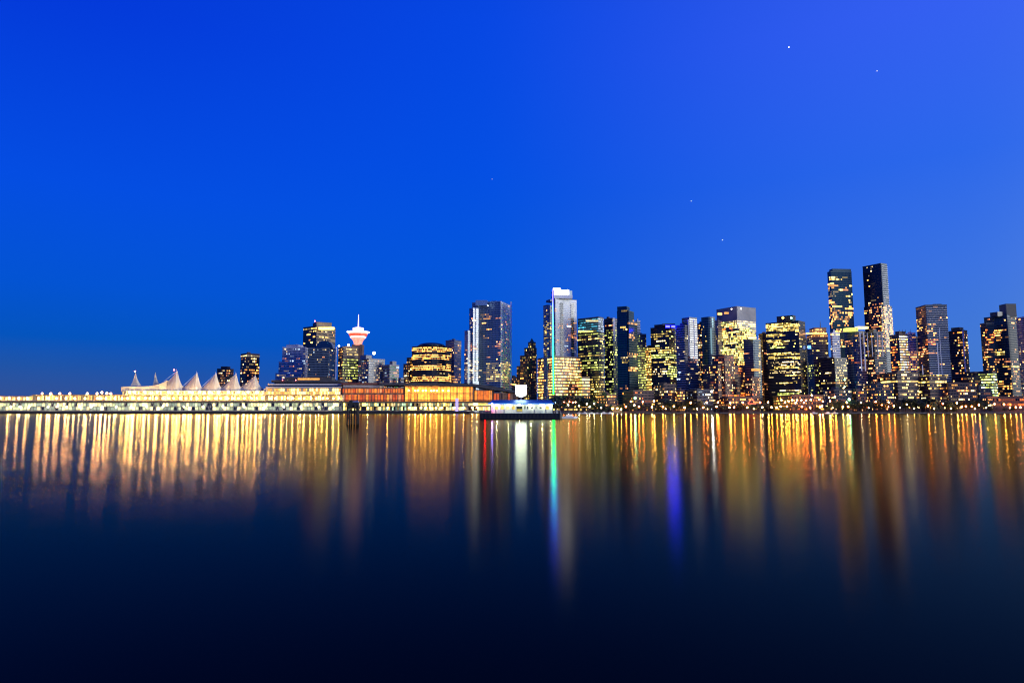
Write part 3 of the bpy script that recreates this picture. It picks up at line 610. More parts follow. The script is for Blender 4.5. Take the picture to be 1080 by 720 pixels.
# --- waterfront low-rises
lows = [
 ('low-rise with pink windows behind the mounded trees right of the fuel barge', (629, 640, 650, 416), 1190, 'maroon', .5, (P_, O_, W)),
 ('yellow-lit boathouse right of the mounded trees', (643, 646, 656, 427.5), 1168, 'stone', .9, (('yellow', 1),)),
 ('dark terrace house row below the dark teal tower', (652, 668, 690, 412), 1195, 'brown', .12, (O_, W)),
 ('small block with a column of peach windows below the blue-grey slab', (713, 717, 722, 412), 1185, 'maroon', .8, (P_, W)),
 ('brown low-rise behind the orange lamps, left of the hotel', (690, 700, 713, 405), 1200, 'brown', .3, (W, WH)),
 ('dark low-rise with white shop lights left of the brown hotel', (722, 735, 752, 411), 1185, 'dark', .25, (WH, CO)),
 ('low orange-lit pavilion below the brown hotel', (752, 768, 800, 419), 1180, 'brown', .45, (O_, W)),
 ('low plaza building under the black diamond-sign office', (815, 835, 868, 417), 1185, 'brown', .5, (O_, W)),
 ('dark low-rise with lit ground floor left of the round cobalt tower', (868, 880, 898, 411), 1190, 'dark', .3, (WH, P_)),
 ('coral-lit low-rise at the foot of the cobalt tower', (893, 903, 914, 412), 1188, 'brown', .45, (O_, P_)),
 ('dark apartment row right of the coral-lit low-rise', (912, 925, 942, 405), 1192, 'dark', .3, (P_, W)),
 ('tan townhouses between the two right-hand warm towers', (984, 1000, 1030, 404), 1188, 'brown', .35, (W, WH, P_)),
 ('dim corner block below the green-lit building', (1020, 1032, 1046, 410), 1182, 'dark', .25, (P_, WH)),
]
for k, (lab, tr, Y, wl, lt, cl) in enumerate(lows):
    building('low_building', lab, [tr], Y, wl, ang=68, bp=2.4, fp=3.0, lit=lt, ww=.7, wf=.5, cols=cl, bright=(.35, .4, .25))
def brick_sign(t, i, Y):
    part_box(t, 'lit_eave', 1041, 1095, 418.2, 419.2, Y - 3, 1, LIT['orange', 0])
    for k, x in enumerate((1054.2, 1055.9, 1057.6, 1059.3, 1061, 1062.7)):
        part_box(t, 'sign_letter', x, x + 1.1, 421.6 + (k % 2) * .2, 423.6, Y - 3, .4, LIT['orange', 2])
building('brick_pavilion', 'long orange-lit brick pavilion at the far right waterfront', [(1040, 1044, 1100, 418.5)], 1180, 'brown', bp=3, fp=5, lit=.35, cols=(O_,), bright=(.7, .3, 0), ang=70, extra=brick_sign)

# ------------------------------------------------------------------ the pier with the sails
def xat(px, Y=1160, py=425): return at(px, py, Y).x
def zat(py, Y=1160, px=300): return at(px, py, Y).z
PY = 1160
PX0 = -120
pier = thing('cruise_pier', 'long golden-lit cruise pier hall with a row of white fabric sail peaks', 'pier', (xat(180), PY, 0))
pier['org'] = [xat(180), PY, 0]
PC = mat('pier_cream', (.55, .47, .34), .7, var=.15, vscale=.1)
s = MB(); s.box(xat(PX0), xat(497), PY, PY + 110, -3, zat(433.6), mat('hull_dark', (.02, .018, .016), .7)); s.build('quay_wall', pier)
s = MB(); s.box(xat(PX0), xat(360), PY + 3, PY + 100, zat(433.6), zat(424), mat('gallery_wall', (.30, .28, .20), .6, var=.3, vscale=.15)); s.build('lower_gallery', pier)
s = MB(); s.box(xat(PX0), xat(361), PY - .5, PY + 102, zat(424), zat(422.6), mat('deck_edge', (.12, .09, .05), .7)); s.build('deck_slab', pier)
# lower gallery windows, arch shaped, with struts
r = random.Random(5); px = PX0; k = 0
QG = {k: emit('quay_' + k, c_, s_, var=.6, vscale=.12) for k, (c_, s_) in {'a': ((.85, .95, .5), 1.1), 'b': ((1, .85, .38), 1.9), 'c': ((.7, .85, .6), .6), 'd': ((1, .78, .38), 3.4)}.items()}
gw = [QG['a'], QG['b'], QG['c'], QG['d'], QG['a'], QG['b'], QG['c'], GL['grey']]
def bays(parent, px0, px1, py0, py1, Y, step, mats_, name='window_bay', rr=r, gap=.18):
    px = px0
    while px < px1:
        wd = step * rr.uniform(4.5, 7); s = MB(); q = px
        while q < min(px + wd, px1) - step * .5:
            a, b = at(q + step * gap / 2, py1, Y), at(q + step * (1 - gap / 2), py0, Y)
            s.face([(a.x, Y, a.z), (b.x, Y, a.z), (b.x, Y, b.z), (a.x, Y, b.z)], rr.choice(mats_)); q += step
        if s.f: s.build(name, parent)
        px = q + .001
        if wd < step: break
bays(pier, PX0, 359, 425, 428.2, PY + 2.8, 3.1, gw, gap=.1)
bays(pier, PX0, 359, 429, 432.2, PY + 2.8, 3.7, gw, gap=.12)
s = MB(); q = PX0
while q < 358:
    a, b, c2 = at(q, 433, PY + .5), at(q + 2.4, 424.2, PY + .5), at(q + 4.8, 433, PY + .5)
    s.tube(a, b, .22, .22, PC, 5); s.tube(b, c2, .22, .22, PC, 5); q += 4.8
tag(s.build('deck_strut', pier), kind='stuff')
# upper golden hall; lamp light on its walls is put in as glowing bays
HALL = emit('hall_glow', (1, .60, .15), .75, var=.55, vscale=.06)
s = MB(); s.box(xat(PX0), xat(31), PY + 6, PY + 90, zat(422.6), zat(418), PC); s.box(xat(31), xat(361), PY + 6, PY + 90, zat(422.6), zat(416.4), PC); s.build('upper_hall', pier)
hm = [LIT['yellow', 1], LIT['warm', 1], LIT['yellow', 0], LIT['warm', 0], LIT['yellow', 1], LIT['yellow', 2]]
bays(pier, PX0, 31, 419, 421.8, PY + 5.8, 1.7, hm, 'hall_glow_bay'); bays(pier, 31, 360, 417.2, 421.8, PY + 5.8, 1.7, hm, 'hall_glow_bay')
s = MB(); s.box(xat(31.2), xat(361.5), PY + 4, PY + 92, zat(416.4), zat(415.8), mat('hall_roof', (.3, .2, .12), .8)); s.box(xat(PX0), xat(31), PY + 4, PY + 92, zat(418), zat(417.4), mat('hall_roof', (.3, .2, .12))); s.build('hall_roof', pier)
# tent hall below the sails
s = MB(); s.box(xat(128), xat(276), PY + 8, PY + 80, zat(415.8), zat(412), PC); s.build('tent_base', pier)
bays(pier, 129, 276, 412.6, 415.4, PY + 7.8, 1.8, [LIT['yellow', 1], LIT['yellow', 2], LIT['warm', 1], LIT['yellow', 0], PC], 'hall_glow_bay')
SAIL = bpy.data.materials.new('sail_fabric'); SAIL.use_nodes = True
_n = SAIL.node_tree; _b = _n.nodes['Principled BSDF']; _b.inputs['Base Color'].default_value = (.80, .74, .54, 1); _b.inputs['Roughness'].default_value = .8
_tr = _n.nodes.new('ShaderNodeBsdfTranslucent'); _tr.inputs['Color'].default_value = (.8, .65, .5, 1); _mx = _n.nodes.new('ShaderNodeMixShader'); _mx.inputs[0].default_value = .35
_n.links.new(_b.outputs[0], _mx.inputs[1]); _n.links.new(_tr.outputs[0], _mx.inputs[2]); _n.links.new(_mx.outputs[0], _n.nodes['Material Output'].inputs[0])
def sail(px0, pxp, px1, pyp, pyb, Y, depth, pl, pr, name='sail_peak', edge0=None):
    """fabric peak: ridge from the mast top falls in a concave curve to both sides and front/back"""
    s = MB(); nx, ny = 22, 8; m = SAIL
    zb = at(pxp, pyb, Y).z; zp = at(pxp, pyp, Y + depth * .3).z; xa, xp, xb = xat(px0, Y, pyb), at(pxp, pyp, Y).x, xat(px1, Y, pyb)
    rows = []; us = (pxp - px0) / (px1 - px0); zf = at(pxp, 413.8, Y).z
    for j in range(ny + 1):
        v = j / ny; row = []
        fall = max(0, (1 - abs(v - .375) / (.625 if v > .375 else .375))) ** 1.2
        for i in range(nx + 1):
            u = i / nx
            if u < us: x = xa + (xp - xa) * (u / us); f = (u / us) ** pl
            else: x = xp + (xb - xp) * ((u - us) / (1 - us)); f = (1 - (u - us) / (1 - us)) ** pr
            zr_ = zb + (zp - zb) * f
            row.append((x, Y + v * depth, zf + (zr_ - zf) * fall))
        rows.append(row)
    for j in range(ny):
        for i in range(nx): s.face([rows[j][i], rows[j][i + 1], rows[j + 1][i + 1], rows[j + 1][i]], m)
    o = s.build(name, pier, smooth=True)
    cb = MB()
    for gx in (px0 - 1, px1 + 2): g0 = at(gx, 412, Y + 6); cb.tube((xp, Y + depth * .375, zp), (g0.x, Y + 4, g0.z), .16, .16, PAINT, 4)
    for f_ in (.3, .6, .85): cb.tube((xp, Y + depth * .375 - .2, zp), (xa + (xb - xa) * f_, Y - .1, zf), .12, .12, PAINT, 4)
    co = cb.build('stay_cable', None, org=tuple(pier['org'])); co.location = (0, 0, 0); co.parent = o
    mm = MB(); mm.tube((xp, Y + depth * .3, zb - 1), (xp, Y + depth * .3, zp + 2.2), .35, .2, PAINT, 6); q = mm.build('mast', None, org=tuple(pier['org'])); q.location = (0, 0, 0); q.parent = o
    return o
sp = [(161, 183.6, 190, 390.6), (189.5, 204.8, 210.5, 392.2), (210, 225.0, 231, 392.8), (230.5, 246.3, 252, 393.2), (251.5, 266.9, 274, 395.4)]
for (a, p, b, y) in sp: sail(a, p, b, y + .4, 407 if a < 170 else 408.6, PY + 10, 30, 2.0 if a < 170 else 1.2, 1.6)
s = MB()
pts = [(128, 407.4), (140, 407.2), (152, 407.3), (162, 406.5), (170, 404.2), (176, 401)]
for i in range(len(pts) - 1):
    (a, ya), (b, yb) = pts[i], pts[i + 1]; A, B = at(a, ya, PY + 14), at(b, yb, PY + 14); z0 = zat(413, PY + 14)
    s.face([(A.x, PY + 14, z0), (B.x, PY + 14, z0), (B.x, PY + 14, B.z), (A.x, PY + 14, A.z)], SAIL)
    s.face([(A.x, PY + 14, A.z), (B.x, PY + 14, B.z), (B.x, PY + 45, B.z - 2), (A.x, PY + 45, A.z - 2)], SAIL)
A = at(128, 407.4, PY + 14); s.face([(A.x, PY + 45, zat(413)), (A.x, PY + 14, zat(413)), A, (A.x, PY + 45, A.z - 2)], SAIL)
s.build('flat_tent', pier)
for (a, p, b, y, m) in ((139.5, 142.8, 147.5, 392.5, SAIL), (162.5, 163.8, 167.5, 392.5, SAIL)):
    s = MB(); P0, P1 = at(a, 406.5, PY + 30), at(b, 406.5, PY + 30); T0 = at(p, y, PY + 30); dz = T0.z - P0.z
    lev = [(0, 1), (.25, .62), (.5, .36), (.75, .17), (1, .04)]
    for q in range(4):
        (h0, w0), (h1, w1) = lev[q], lev[q + 1]
        lo = [(T0.x + (x - T0.x) * w0, PY + 30 + yy * w0) for x, yy in ((P0.x, -5), (P1.x, -5), (P1.x, 5), (P0.x, 5))]
        hi = [(T0.x + (x - T0.x) * w1, PY + 30 + yy * w1) for x, yy in ((P0.x, -5), (P1.x, -5), (P1.x, 5), (P0.x, 5))]
        s.prism(lo, P0.z + dz * h0, P0.z + dz * h1, m, top=hi)
    o = s.build('small_tent', pier)
for (x, y) in ((142.4, 391.6), (183.6, 390.0)): bulb(pier, x, y, PY + 18, 1.2, E_RED, 'beacon')
for x in range(130, 276, 9):
    l = bpy.data.lights.new('flood_light', 'POINT'); l.energy = 12000; l.color = (1, .62, .22); l.shadow_soft_size = .5
    o = bpy.data.objects.new('flood_light', l); C.objects.link(o); p = at(x, 413, PY - 2); o.location = (p.x, PY + 1, zat(414.5)); 
# round-prowed hotel hall
hall = thing('harbour_hotel', 'terraced waterfront hall with pale deck bands and curved prow, right of the sails', 'building', (xat(320), PY + 20, GZ))
hall['org'] = [xat(320), PY + 20, GZ]
def slab(parent, name, px0, px1, py0, py1, Y, dep, m, bow=0):
    a, b = at(px0, py1, Y), at(px1, py0, Y); z0, z1 = at((px0 + px1) / 2, py1, Y).z, at((px0 + px1) / 2, py0, Y).z
    pts = [(b.x, Y + dep), (a.x + bow, Y + dep)] if bow else [(b.x, Y + dep), (a.x, Y + dep)]
    if bow:
        for i in range(7):
            t_ = i / 6 * math.pi / 2; pts.append((a.x + bow - bow * math.cos(t_) if False else a.x + bow * (1 - math.sin(math.pi / 2 - t_)), Y + (dep * .5) * (1 - math.sin(t_))))
    else: pts.append((a.x, Y))
    pts.append((b.x, Y))
    s = MB(); s.prism(pts, z0, z1, m); return s.build(name, parent)
Yh = PY + 12
LB = mat('deck_band', (.50, .46, .44), .6)
slab(hall, 'lit_storey', 276, 360, 411.5, 416, Yh, 60, PC, 8)
bays(hall, 278, 359, 409.6, 412.3, Yh - .3, 2.2, [LIT['yellow', 1], LIT['yellow', 2], LIT['warm', 1], PC], 'hall_glow_bay')
bays(hall, 277, 359, 412.9, 415.6, Yh - .3, 1.9, [LIT['yellow', 1], LIT['yellow', 2], LIT['warm', 1], LIT['yellow', 1]], 'hall_glow_bay')
slab(hall, 'upper_storey', 276.5, 360, 409, 411.5, Yh + .5, 60, PC, 8)
slab(hall, 'deck_band', 277, 360, 407.6, 409, Yh - 1, 60, LB, 8)
slab(hall, 'window_strip', 279, 358, 406, 407.6, Yh + 2, 55, GL['blue'], 8)
slab(hall, 'deck_band', 279, 360, 404.4, 406, Yh, 55, LB, 8)
slab(hall, 'window_strip', 286, 356, 402.8, 404.4, Yh + 4, 50, GL['brown'], 8)
slab(hall, 'roof', 283, 359, 400.6, 402.8, Yh + 2, 52, ROOFM, 8)
part_box(hall, 'lit_clerestory', 314, 336, 398.6, 400.4, Yh + 8, 6, LIT['warm', 1])
part_box(hall, 'roof_house', 300, 350, 397.5, 400.6, Yh + 15, 20, ROOFM)
for x in (298, 312): bulb(hall, x, 400.6, Yh + 1, .7, E_RED)
# --- orange terminal; its wall lighting is put into the emission of the bays
term = thing('cruise_terminal', 'long orange-glowing terminal with a dark low roof, left of the fuel barge', 'building', (xat(450), PY + 8, GZ))
term['org'] = [xat(450), PY + 8, GZ]
Yt = PY + 10
TO = [emit(f'terminal_glow_{k}', c_, s_, var=.4, vscale=.15) for k, (c_, s_) in enumerate((((1, .22, .02), 1.0), ((1, .30, .03), 1.3), ((1, .15, .02), .7), ((1, .36, .12), 1.0), ((1, .42, .04), 1.9)))]
OR = [TO[0], TO[1], TO[2], TO[3], TO[0], TO[2]]
OW = mat('terminal_wall', (.30, .16, .08), .7, var=.2, vscale=.1)
slab(term, 'lower_wall', 361, 426, 408.5, 423.5, Yt, 60, OW); slab(term, 'lower_wall', 426.5, 500, 406.5, 423.5, Yt - 1, 60, OW); slab(term, 'lower_wall', 500.5, 520, 411, 423.5, Yt, 60, OW); slab(term, 'lower_wall', 520.5, 546, 414, 423.5, Yt + .5, 60, OW)
bays(term, 361, 425, 410, 414.2, Yt - .4, 2.8, OR, 'terminal_glow_bay'); bays(term, 361, 425, 416, 422.8, Yt - .4, 3.1, OR, 'terminal_glow_bay')
bays(term, 427, 499, 408, 422.8, Yt - 1.4, 3.4, [TO[1], TO[4], TO[4], TO[1]], 'terminal_glow_bay', gap=.06)
bays(term, 500.5, 519, 412, 422.5, Yt - .4, 3, [TO[1], TO[0], TO[0]], 'terminal_glow_bay', gap=.06)
bays(term, 520.5, 545, 415, 422.5, Yt - .4, 3, [TO[0], TO[2], TO[2], OW], 'terminal_glow_bay', gap=.2)
part_box(term, 'white_frieze', 362, 404, 405.6, 408, Yt + 1, 10, mat('frieze', (.6, .5, .45), .6))
slab(term, 'terminal_roof', 360, 428, 403.6, 405.6, Yt - 2, 64, mat('roof_red', (.20, .06, .04), .8))
s = MB(); pts = [(400, 404), (425, 403.5), (470, 404), (500, 404.5), (520, 407), (548, 413), (548, 414.5), (520, 411), (500, 407.5), (425, 406.2), (400, 406)]
W3 = [at(x, y, Yt - 4) for x, y in pts]
s.face([(p.x, Yt - 4, p.z) for p in reversed(W3)], ROOFM); s.face([(p.x, Yt + 70, p.z) for p in W3], ROOFM)
for i in range(len(W3)):
    a, b = W3[i], W3[(i + 1) % len(W3)]; s.face([(a.x, Yt - 4, a.z), (b.x, Yt - 4, b.z), (b.x, Yt + 70, b.z), (a.x, Yt + 70, a.z)], ROOFM)
s.build('curved_roof', term)
for x in range(363, 546, 7):
    if x < 425 or x > 430:
        yb = 408.8 if x < 426 else 406.8 if x < 500 else 411.5 if x < 520 else 414.5
        part_box(term, 'column', x, x + .55, yb, 423.4, Yt - 2.4, .8, OW)
part_box(term, 'gallery_rail', 361, 545, 421.6, 422.3, Yt - 3, .5, DARKM)
part_box(term, 'mid_floor', 427, 499, 414.4, 415.1, Yt - 1.9, .6, OW)
for k, x in enumerate((431, 438, 441, 446, 449, 455, 458, 461, 467, 473)): bulb(term, x, 411.5 + (k % 2) * .4, Yt - 4, 1.15, E_WARM, 'wall_light')
slab(term, 'quay_arcade', 361, 545, 424.4, 433, PY + 4, 40, mat('gallery_wall', (.1, .14, .16)))
slab(term, 'arcade_ledge', 361, 545, 423.5, 424.4, PY + 1, 42, mat('deck_edge', (.12, .09, .05)))
gw2 = [LIT['yellow', 1], LIT['mint', 1], LIT['white', 1], LIT['yellow', 0], LIT['mint', 0], GL['brown'], LIT['yellow', 2]]
bays(term, 362, 490, 425, 428, PY + 3.6, 2.2, gw2, 'arcade_window'); bays(term, 362, 490, 429, 432.4, PY + 3.6, 1.9, gw2, 'arcade_window')
bays(term, 494, 544, 425, 427.6, PY + 3.6, 2.6, [LIT['white', 2], LIT['white', 1], LIT['yellow', 1]], 'arcade_window', gap=.05); bays(term, 494, 544, 428.6, 432.4, PY + 3.6, 1.9, gw2, 'arcade_window')
part_box(term, 'arcade_divider', 361, 545, 428.1, 428.8, PY + 2.5, 1.5, DARKM)
part_box(term, 'violet_pylon', 480.5, 483.2, 420, 433.5, PY - 1, 2, emit('violet', (.4, .33, 1), 1.6, True))

# ------------------------------------------------------------------ lamps
def lamp_proto(name, label, m, h, rad, group, n=8):
    t = thing(name, label, 'lamp', (0, 0, 0), group); t['org'] = [0, 0, 0]
    s = MB(); s.tube((0, .6, 0), (0, .6, h), .14, .08, DARKM, 6); s.tube((0, .6, h), (0, 0, h + .1), .07, .07, DARKM, 5); s.build('pole', t)
    hd = emit(m.name + '_head', m.node_tree.nodes['Principled BSDF'].inputs['Emission Color'].default_value[:3], m.node_tree.nodes['Principled BSDF'].inputs['Emission Strength'].default_value * 3.5, True)
    s = MB(); s.ball((0, 0, h + .1), rad * .8, hd, n, .8); s.build('lamp_head', t, True)
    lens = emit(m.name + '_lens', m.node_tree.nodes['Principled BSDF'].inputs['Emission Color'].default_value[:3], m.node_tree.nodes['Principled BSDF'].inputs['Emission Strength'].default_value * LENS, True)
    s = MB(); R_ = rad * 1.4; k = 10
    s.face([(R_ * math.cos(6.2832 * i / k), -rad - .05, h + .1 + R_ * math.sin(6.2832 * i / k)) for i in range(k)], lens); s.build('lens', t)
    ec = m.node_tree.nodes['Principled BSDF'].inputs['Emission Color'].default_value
    halo = emit(m.name + '_shade', (ec[0], ec[1] * .75, ec[2] * .5), 2.3)  # added oversized disc, its emission imitates the bloom around the lamp
    s = MB(); s.prism([(0, 0)], 0, 0, halo) if False else None
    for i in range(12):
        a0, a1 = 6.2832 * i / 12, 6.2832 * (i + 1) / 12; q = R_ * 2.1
        s.face([(0, -rad, h + .1), (q * math.cos(a0), -rad * .2, h + .1 + q * math.sin(a0)), (q * math.cos(a1), -rad * .2, h + .1 + q * math.sin(a1))], halo)
    s.build('lamp_shade', t)  # the added bloom disc, not a part of the lamp
    return t
def place_lamps(kind, pts, label, group, m, rad, z0, Y):
    """pts in pixels; all lamps of a run share one height, poles stretched to the lamp's own height"""
    first = None
    m_in = m
    for (px, py) in pts:
        m = E_AMBER if (m_in is E_ORANGE and rl.random() < .4) else m_in
        p = at(px, py, Y); h = max(1.5, p.z - z0)
        key = (kind, m.name, round(rad, 2), round(h * 2))
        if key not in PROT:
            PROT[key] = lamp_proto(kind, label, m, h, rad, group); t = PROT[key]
        else: t = copy_tree(PROT[key], (0, 0, 0))
        t.location = (p.x, Y, z0); t['label'] = label; t['group'] = group
PROT = {}
rl = random.Random(3)
LENS = 14
r = random.Random(9)
YS = SHORE + 2.2
def near(label_where, pts, m=E_ORANGE, rad=.62, kind='street_lamp', Y=YS, lab='orange street lamp'):
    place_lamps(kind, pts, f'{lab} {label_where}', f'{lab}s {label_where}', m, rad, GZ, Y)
near('on the waterfront below the dark teal tower', [(665.3, 423.3), (677.8, 423.7), (689.8, 422.8), (660, 428.9), (673.9, 428.9), (687.6, 429.2), (668.9, 427.2)])
near('on the waterfront below the blue-grey slab tower', [(699, 429), (710.6, 428.3), (721.9, 429.7), (728.3, 424.8)])
near('on the waterfront below the brown hotel', [(741.7, 429.7), (745.3, 424.1), (757.2, 424.1), (755.6, 428.9), (770, 424.8), (769.4, 429.4), (774.2, 429.4), (783.1, 424.4), (788.1, 429.2)])
near('on the waterfront below the black diamond-sign office', [(801.7, 424.4), (810, 424.1), (813.6, 429.2), (818.9, 429.7), (824, 421.8), (828, 424), (831.5, 423), (835.6, 421.9), (840.5, 421.7), (845, 421.8), (850, 422), (855, 421.5), (864, 421.2), (823, 428.4), (830, 428.4), (845.5, 429), (854.4, 429.5), (864.4, 429.2), (839, 425), (856, 416.7), (848, 424.5), (867.8, 423.2)])
near('on the waterfront below the round cobalt tower', [(875.5, 422.8), (888.9, 428.9), (894.4, 428.9), (893, 424.4), (874.4, 419), (880.5, 418.2)])
near('on the waterfront below the tallest tower', [(923.3, 423.7), (937, 424), (936.7, 428.6), (930, 427)])
near('on the waterfront below the white-balconied tower', [(942.6, 428), (978.5, 428), (994.2, 425.7)])
near('on the waterfront left of the brick pavilion', [(1009, 425), (1014, 429), (1018.5, 428.5), (1024.7, 428.5), (1032.3, 427)])
near('before the orange-lit brick pavilion', [(1048.7, 426), (1058.7, 426.4), (1071, 429.4), (1076, 429.4)])
near('on the mound right of the fuel barge', [(599.4, 427), (610.6, 428), (622, 429), (634, 430), (619, 425.8), (626.7, 425.8)], E_WHITE, .5, lab='small white path lamp')
near('in front of the trees right of the fuel barge', [(594.5, 424), (597.5, 425), (600.5, 423.6), (604, 424.3), (607, 424)], emit('lamp_red', (1, .18, .08), 16, True), .55, lab='small red dock lamp')
near('in the gap between orange lamps', [(669.8, 419.7), (895.5, 421.2)], E_GREEN, .9, lab='pale green park lamp')
near('among the shoreline lamps', [(803.9, 429.4), (956.2, 426.4), (908, 424.5), (867, 428)], E_WHITE, .5, lab='white street lamp')
near('outside the low shops left of the brown hotel', [(750.6, 412.8)], E_COOL, .8, lab='bright bluish-white flood lamp')
# fainter warm-yellow lamps that make the yellow streaks
near('along the seawall at right', [(1003, 430.5), (949, 430), (964, 430.5), (916, 430), (1065, 430), (1040, 430), (702, 431), (735, 431), (795, 431), (1028, 431), (985, 430.5), (878, 430)], E_WARM, .35, lab='small yellow bollard lamp')
near('beside the boathouse', [(646, 431), (651, 430.5), (655, 431.5)], E_WARM, .5, lab='yellow dock lamp')
# pier lamps
ld = lambda px, py: (px, py)
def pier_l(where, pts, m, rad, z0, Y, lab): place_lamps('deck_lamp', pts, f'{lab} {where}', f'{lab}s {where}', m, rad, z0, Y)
zd = zat(422.6); zr = zat(415.8)
E_PIER = emit('lamp_pier', (1, .50, .18), 62, True)
E_PIERY = emit('lamp_pier_yellow', (1, .56, .12), 85, True)
E_PW = emit('lamp_pier_white', (1, .80, .5), 34, True)
pier_l('on the pier deck left of the tent hall', [(x, 420 + r.uniform(-.2, .2)) for x in (-38, -28, -19, -9, 0.5, 10, 20, 29, 41, 51, 60, 70, 79, 90, 103, 107, 112)], E_PIER, .62, zd, PY + 2, 'golden deck lamp')
pier_l('on the pier deck below the sails', [(x + r.uniform(-.8, .8), 420 + r.uniform(-.3, .3)) for x in [122 + 6.2 * i for i in range(26)]], E_PIERY, .55, zd, PY + 2, 'golden deck lamp')
pier_l('on the pier deck below the terraced hall', [(x + r.uniform(-.6, .6), 419.8 + r.uniform(-.3, .3)) for x in [285 + 6.1 * i for i in range(13)]], E_PIERY, .55, zd, PY + 2, 'golden deck lamp')
pier_l('on the hall roof near the left edge', [(44.6, 415), (53.8, 415), (63.3, 415), (73.8, 415), (92.3, 414.8), (102.5, 414.9), (107.6, 413.8), (113, 414.6), (117, 414.9)], E_PIER, .75, zat(416.4) , PY + 5, 'bright roof lamp')
pier_l('under the fabric sails', [(x, 413.4) for x in (137, 142, 153, 166, 178, 188, 200, 211, 221, 231, 241, 252, 262, 271)], E_PIER, .8, zat(415.8), PY + 5, 'bright sail lamp')
pier_l('on the lower quay of the pier', [(x + r.uniform(-1, 1), 429 + r.uniform(-.4, .2)) for x in [12, 21, 30.4, 50, 60, 71, 84, 95, 108, 123, 139, 155, 171, 193, 214, 236, 258, 279, 300, 318, 336, 352]], E_PW, .42, zat(433), PY + .8, 'white quay lamp')
pier_l('on the lower quay before the orange terminal', [(x, 430) for x in (388, 409, 432, 438, 444, 449, 454, 460, 466, 479, 489, 498, 503)], E_PIERY, .46, zat(433), PY + .8, 'golden quay lamp')

# red A-frame sign
p = at(792.8, 426.5, YS - 2)
t = thing('neon_sign', 'red neon triangle sign on the waterfront below the brown hotel', 'sign', (p.x, YS - 2, GZ))
s = MB(); zt = at(792.8, 420, YS - 2).z; zb = at(792.8, 425.6, YS - 2).z; m = emit('neon_red', (1, .07, .03), 9, True)
for a, b in (((-6, zb), (0, zt)), ((0, zt), (7, zb)), ((-6, zb), (7, zb))): s.tube((p.x + a[0], YS - 2, a[1]), (p.x + b[0], YS - 2, b[1]), .3, .3, m, 6)
s.build('neon_tube', t, org=(p.x, YS - 2, GZ))
s = MB()
for dx in (-4, 4): s.tube((p.x + dx, YS - 1.6, GZ), (p.x + dx, YS - 1.6, zb + .3), .15, .15, DARKM, 6)
s.build('post', t, org=(p.x, YS - 2, GZ))

# ------------------------------------------------------------------ trees
LEAF = [mat(f'foliage_{i}', c_, .7, var=.5, vscale=.5) for i, c_ in enumerate(((.05, .075, .03), (.08, .10, .04), (.04, .06, .03)))]
BARK = mat('bark', (.08, .055, .04), .9)
def tree_proto(seed, h, wd, conifer=False):
    r = random.Random(seed); t = thing('conifer_tree' if conifer else 'leafy_tree', 'tree', 'tree'); t['org'] = [0, 0, 0]
    s = MB(); s.tube((0, 0, 0), (.2, 0, h * .5), .32, .18, BARK, 7)
    for k in range(5):
        a = r.uniform(0, 6.28); z = h * r.uniform(.28, .5); s.tube((.1, 0, z), (math.cos(a) * wd * .35, math.sin(a) * wd * .35, z + h * .25), .14, .04, BARK, 5)
    s.build('trunk', t)
    s = MB(); cl = []
    for k in range(16):
        if conifer:
            z = h * (.15 + .85 * k / 16); rr = wd * .5 * (1 - k / 17); a = r.uniform(0, 6.28); cl.append((math.cos(a) * rr * .4, math.sin(a) * rr * .4, z, rr * .8 + .3))
        else:
            a = r.uniform(0, 6.28); q = r.uniform(0, .38) * wd; z = h * r.uniform(.42, .86); cl.append((math.cos(a) * q, math.sin(a) * q, z, wd * r.uniform(.14, .25)))
    for (x, y, z, q) in cl:
        m = r.choice(LEAF)
        for _ in range(46):
            d = Vector((r.gauss(0, 1), r.gauss(0, 1), r.gauss(0, .8))); d.normalize(); c_ = Vector((x, y, z)) + d * q * r.uniform(.5, 1.05)
            u = Vector((r.gauss(0, 1), r.gauss(0, 1), r.gauss(0, 1))).normalized(); v = u.orthogonal().normalized(); e = r.uniform(.22, .5)
            s.face([c_ - u * e, c_ + v * e, c_ + u * e, c_ - v * e], m)
    s.build('crown', t)
    return t
protos = [tree_proto(1, 10, 9), tree_proto(2, 12, 10), tree_proto(3, 8, 9), tree_proto(4, 13, 6, True)]
used = [False] * 4
r = random.Random(21)
spots = []
def trees(x0, x1, step, ytops, where, Yr=(4, 20), kinds=(0, 1, 2)):
    x = x0; i = 0
    while x < x1:
        k = r.choice(kinds); Y = SHORE + 2 + r.uniform(*Yr); f = (x - x0) / max(1, x1 - x0)
        yt = ytops[0] + (ytops[1] - ytops[0]) * f if not callable(ytops) else ytops(x)
        yt += r.uniform(-1.0, 1.5)
        H = (10, 12, 8, 13)[k]; p = at(x, yt, Y); sc = max(.45, (p.z - GZ) / H)
        nm = ('conifer' if k == 3 else 'leafy tree')
        lab = f'dark {nm} {where}'
        if not used[k]: t = protos[k]; used[k] = True; t.location = (p.x, Y, GZ); t.scale = (sc * 1.1, sc * 1.1, sc); t['label'] = lab; t['group'] = f'dark trees {where}'
        else: t = copy_tree(protos[k], (p.x, Y, GZ), lab, f'dark trees {where}', (sc * 1.1, sc * 1.1, sc), r.uniform(0, 6))
        x += step * r.uniform(.8, 1.25); i += 1
trees(583, 642, 4.2, lambda x: 417 + (x - 603) ** 2 / 120, 'on the mound right of the fuel barge')
trees(644, 702, 5.5, (426, 425), 'on the waterfront below the dark teal tower')
trees(703, 740, 5, (421, 423), 'on the waterfront below the blue-grey slab tower')
trees(742, 812, 6.5, (426, 426), 'on the waterfront below the brown hotel')
trees(815, 872, 8, (428, 428), 'on the waterfront below the diamond-sign office')
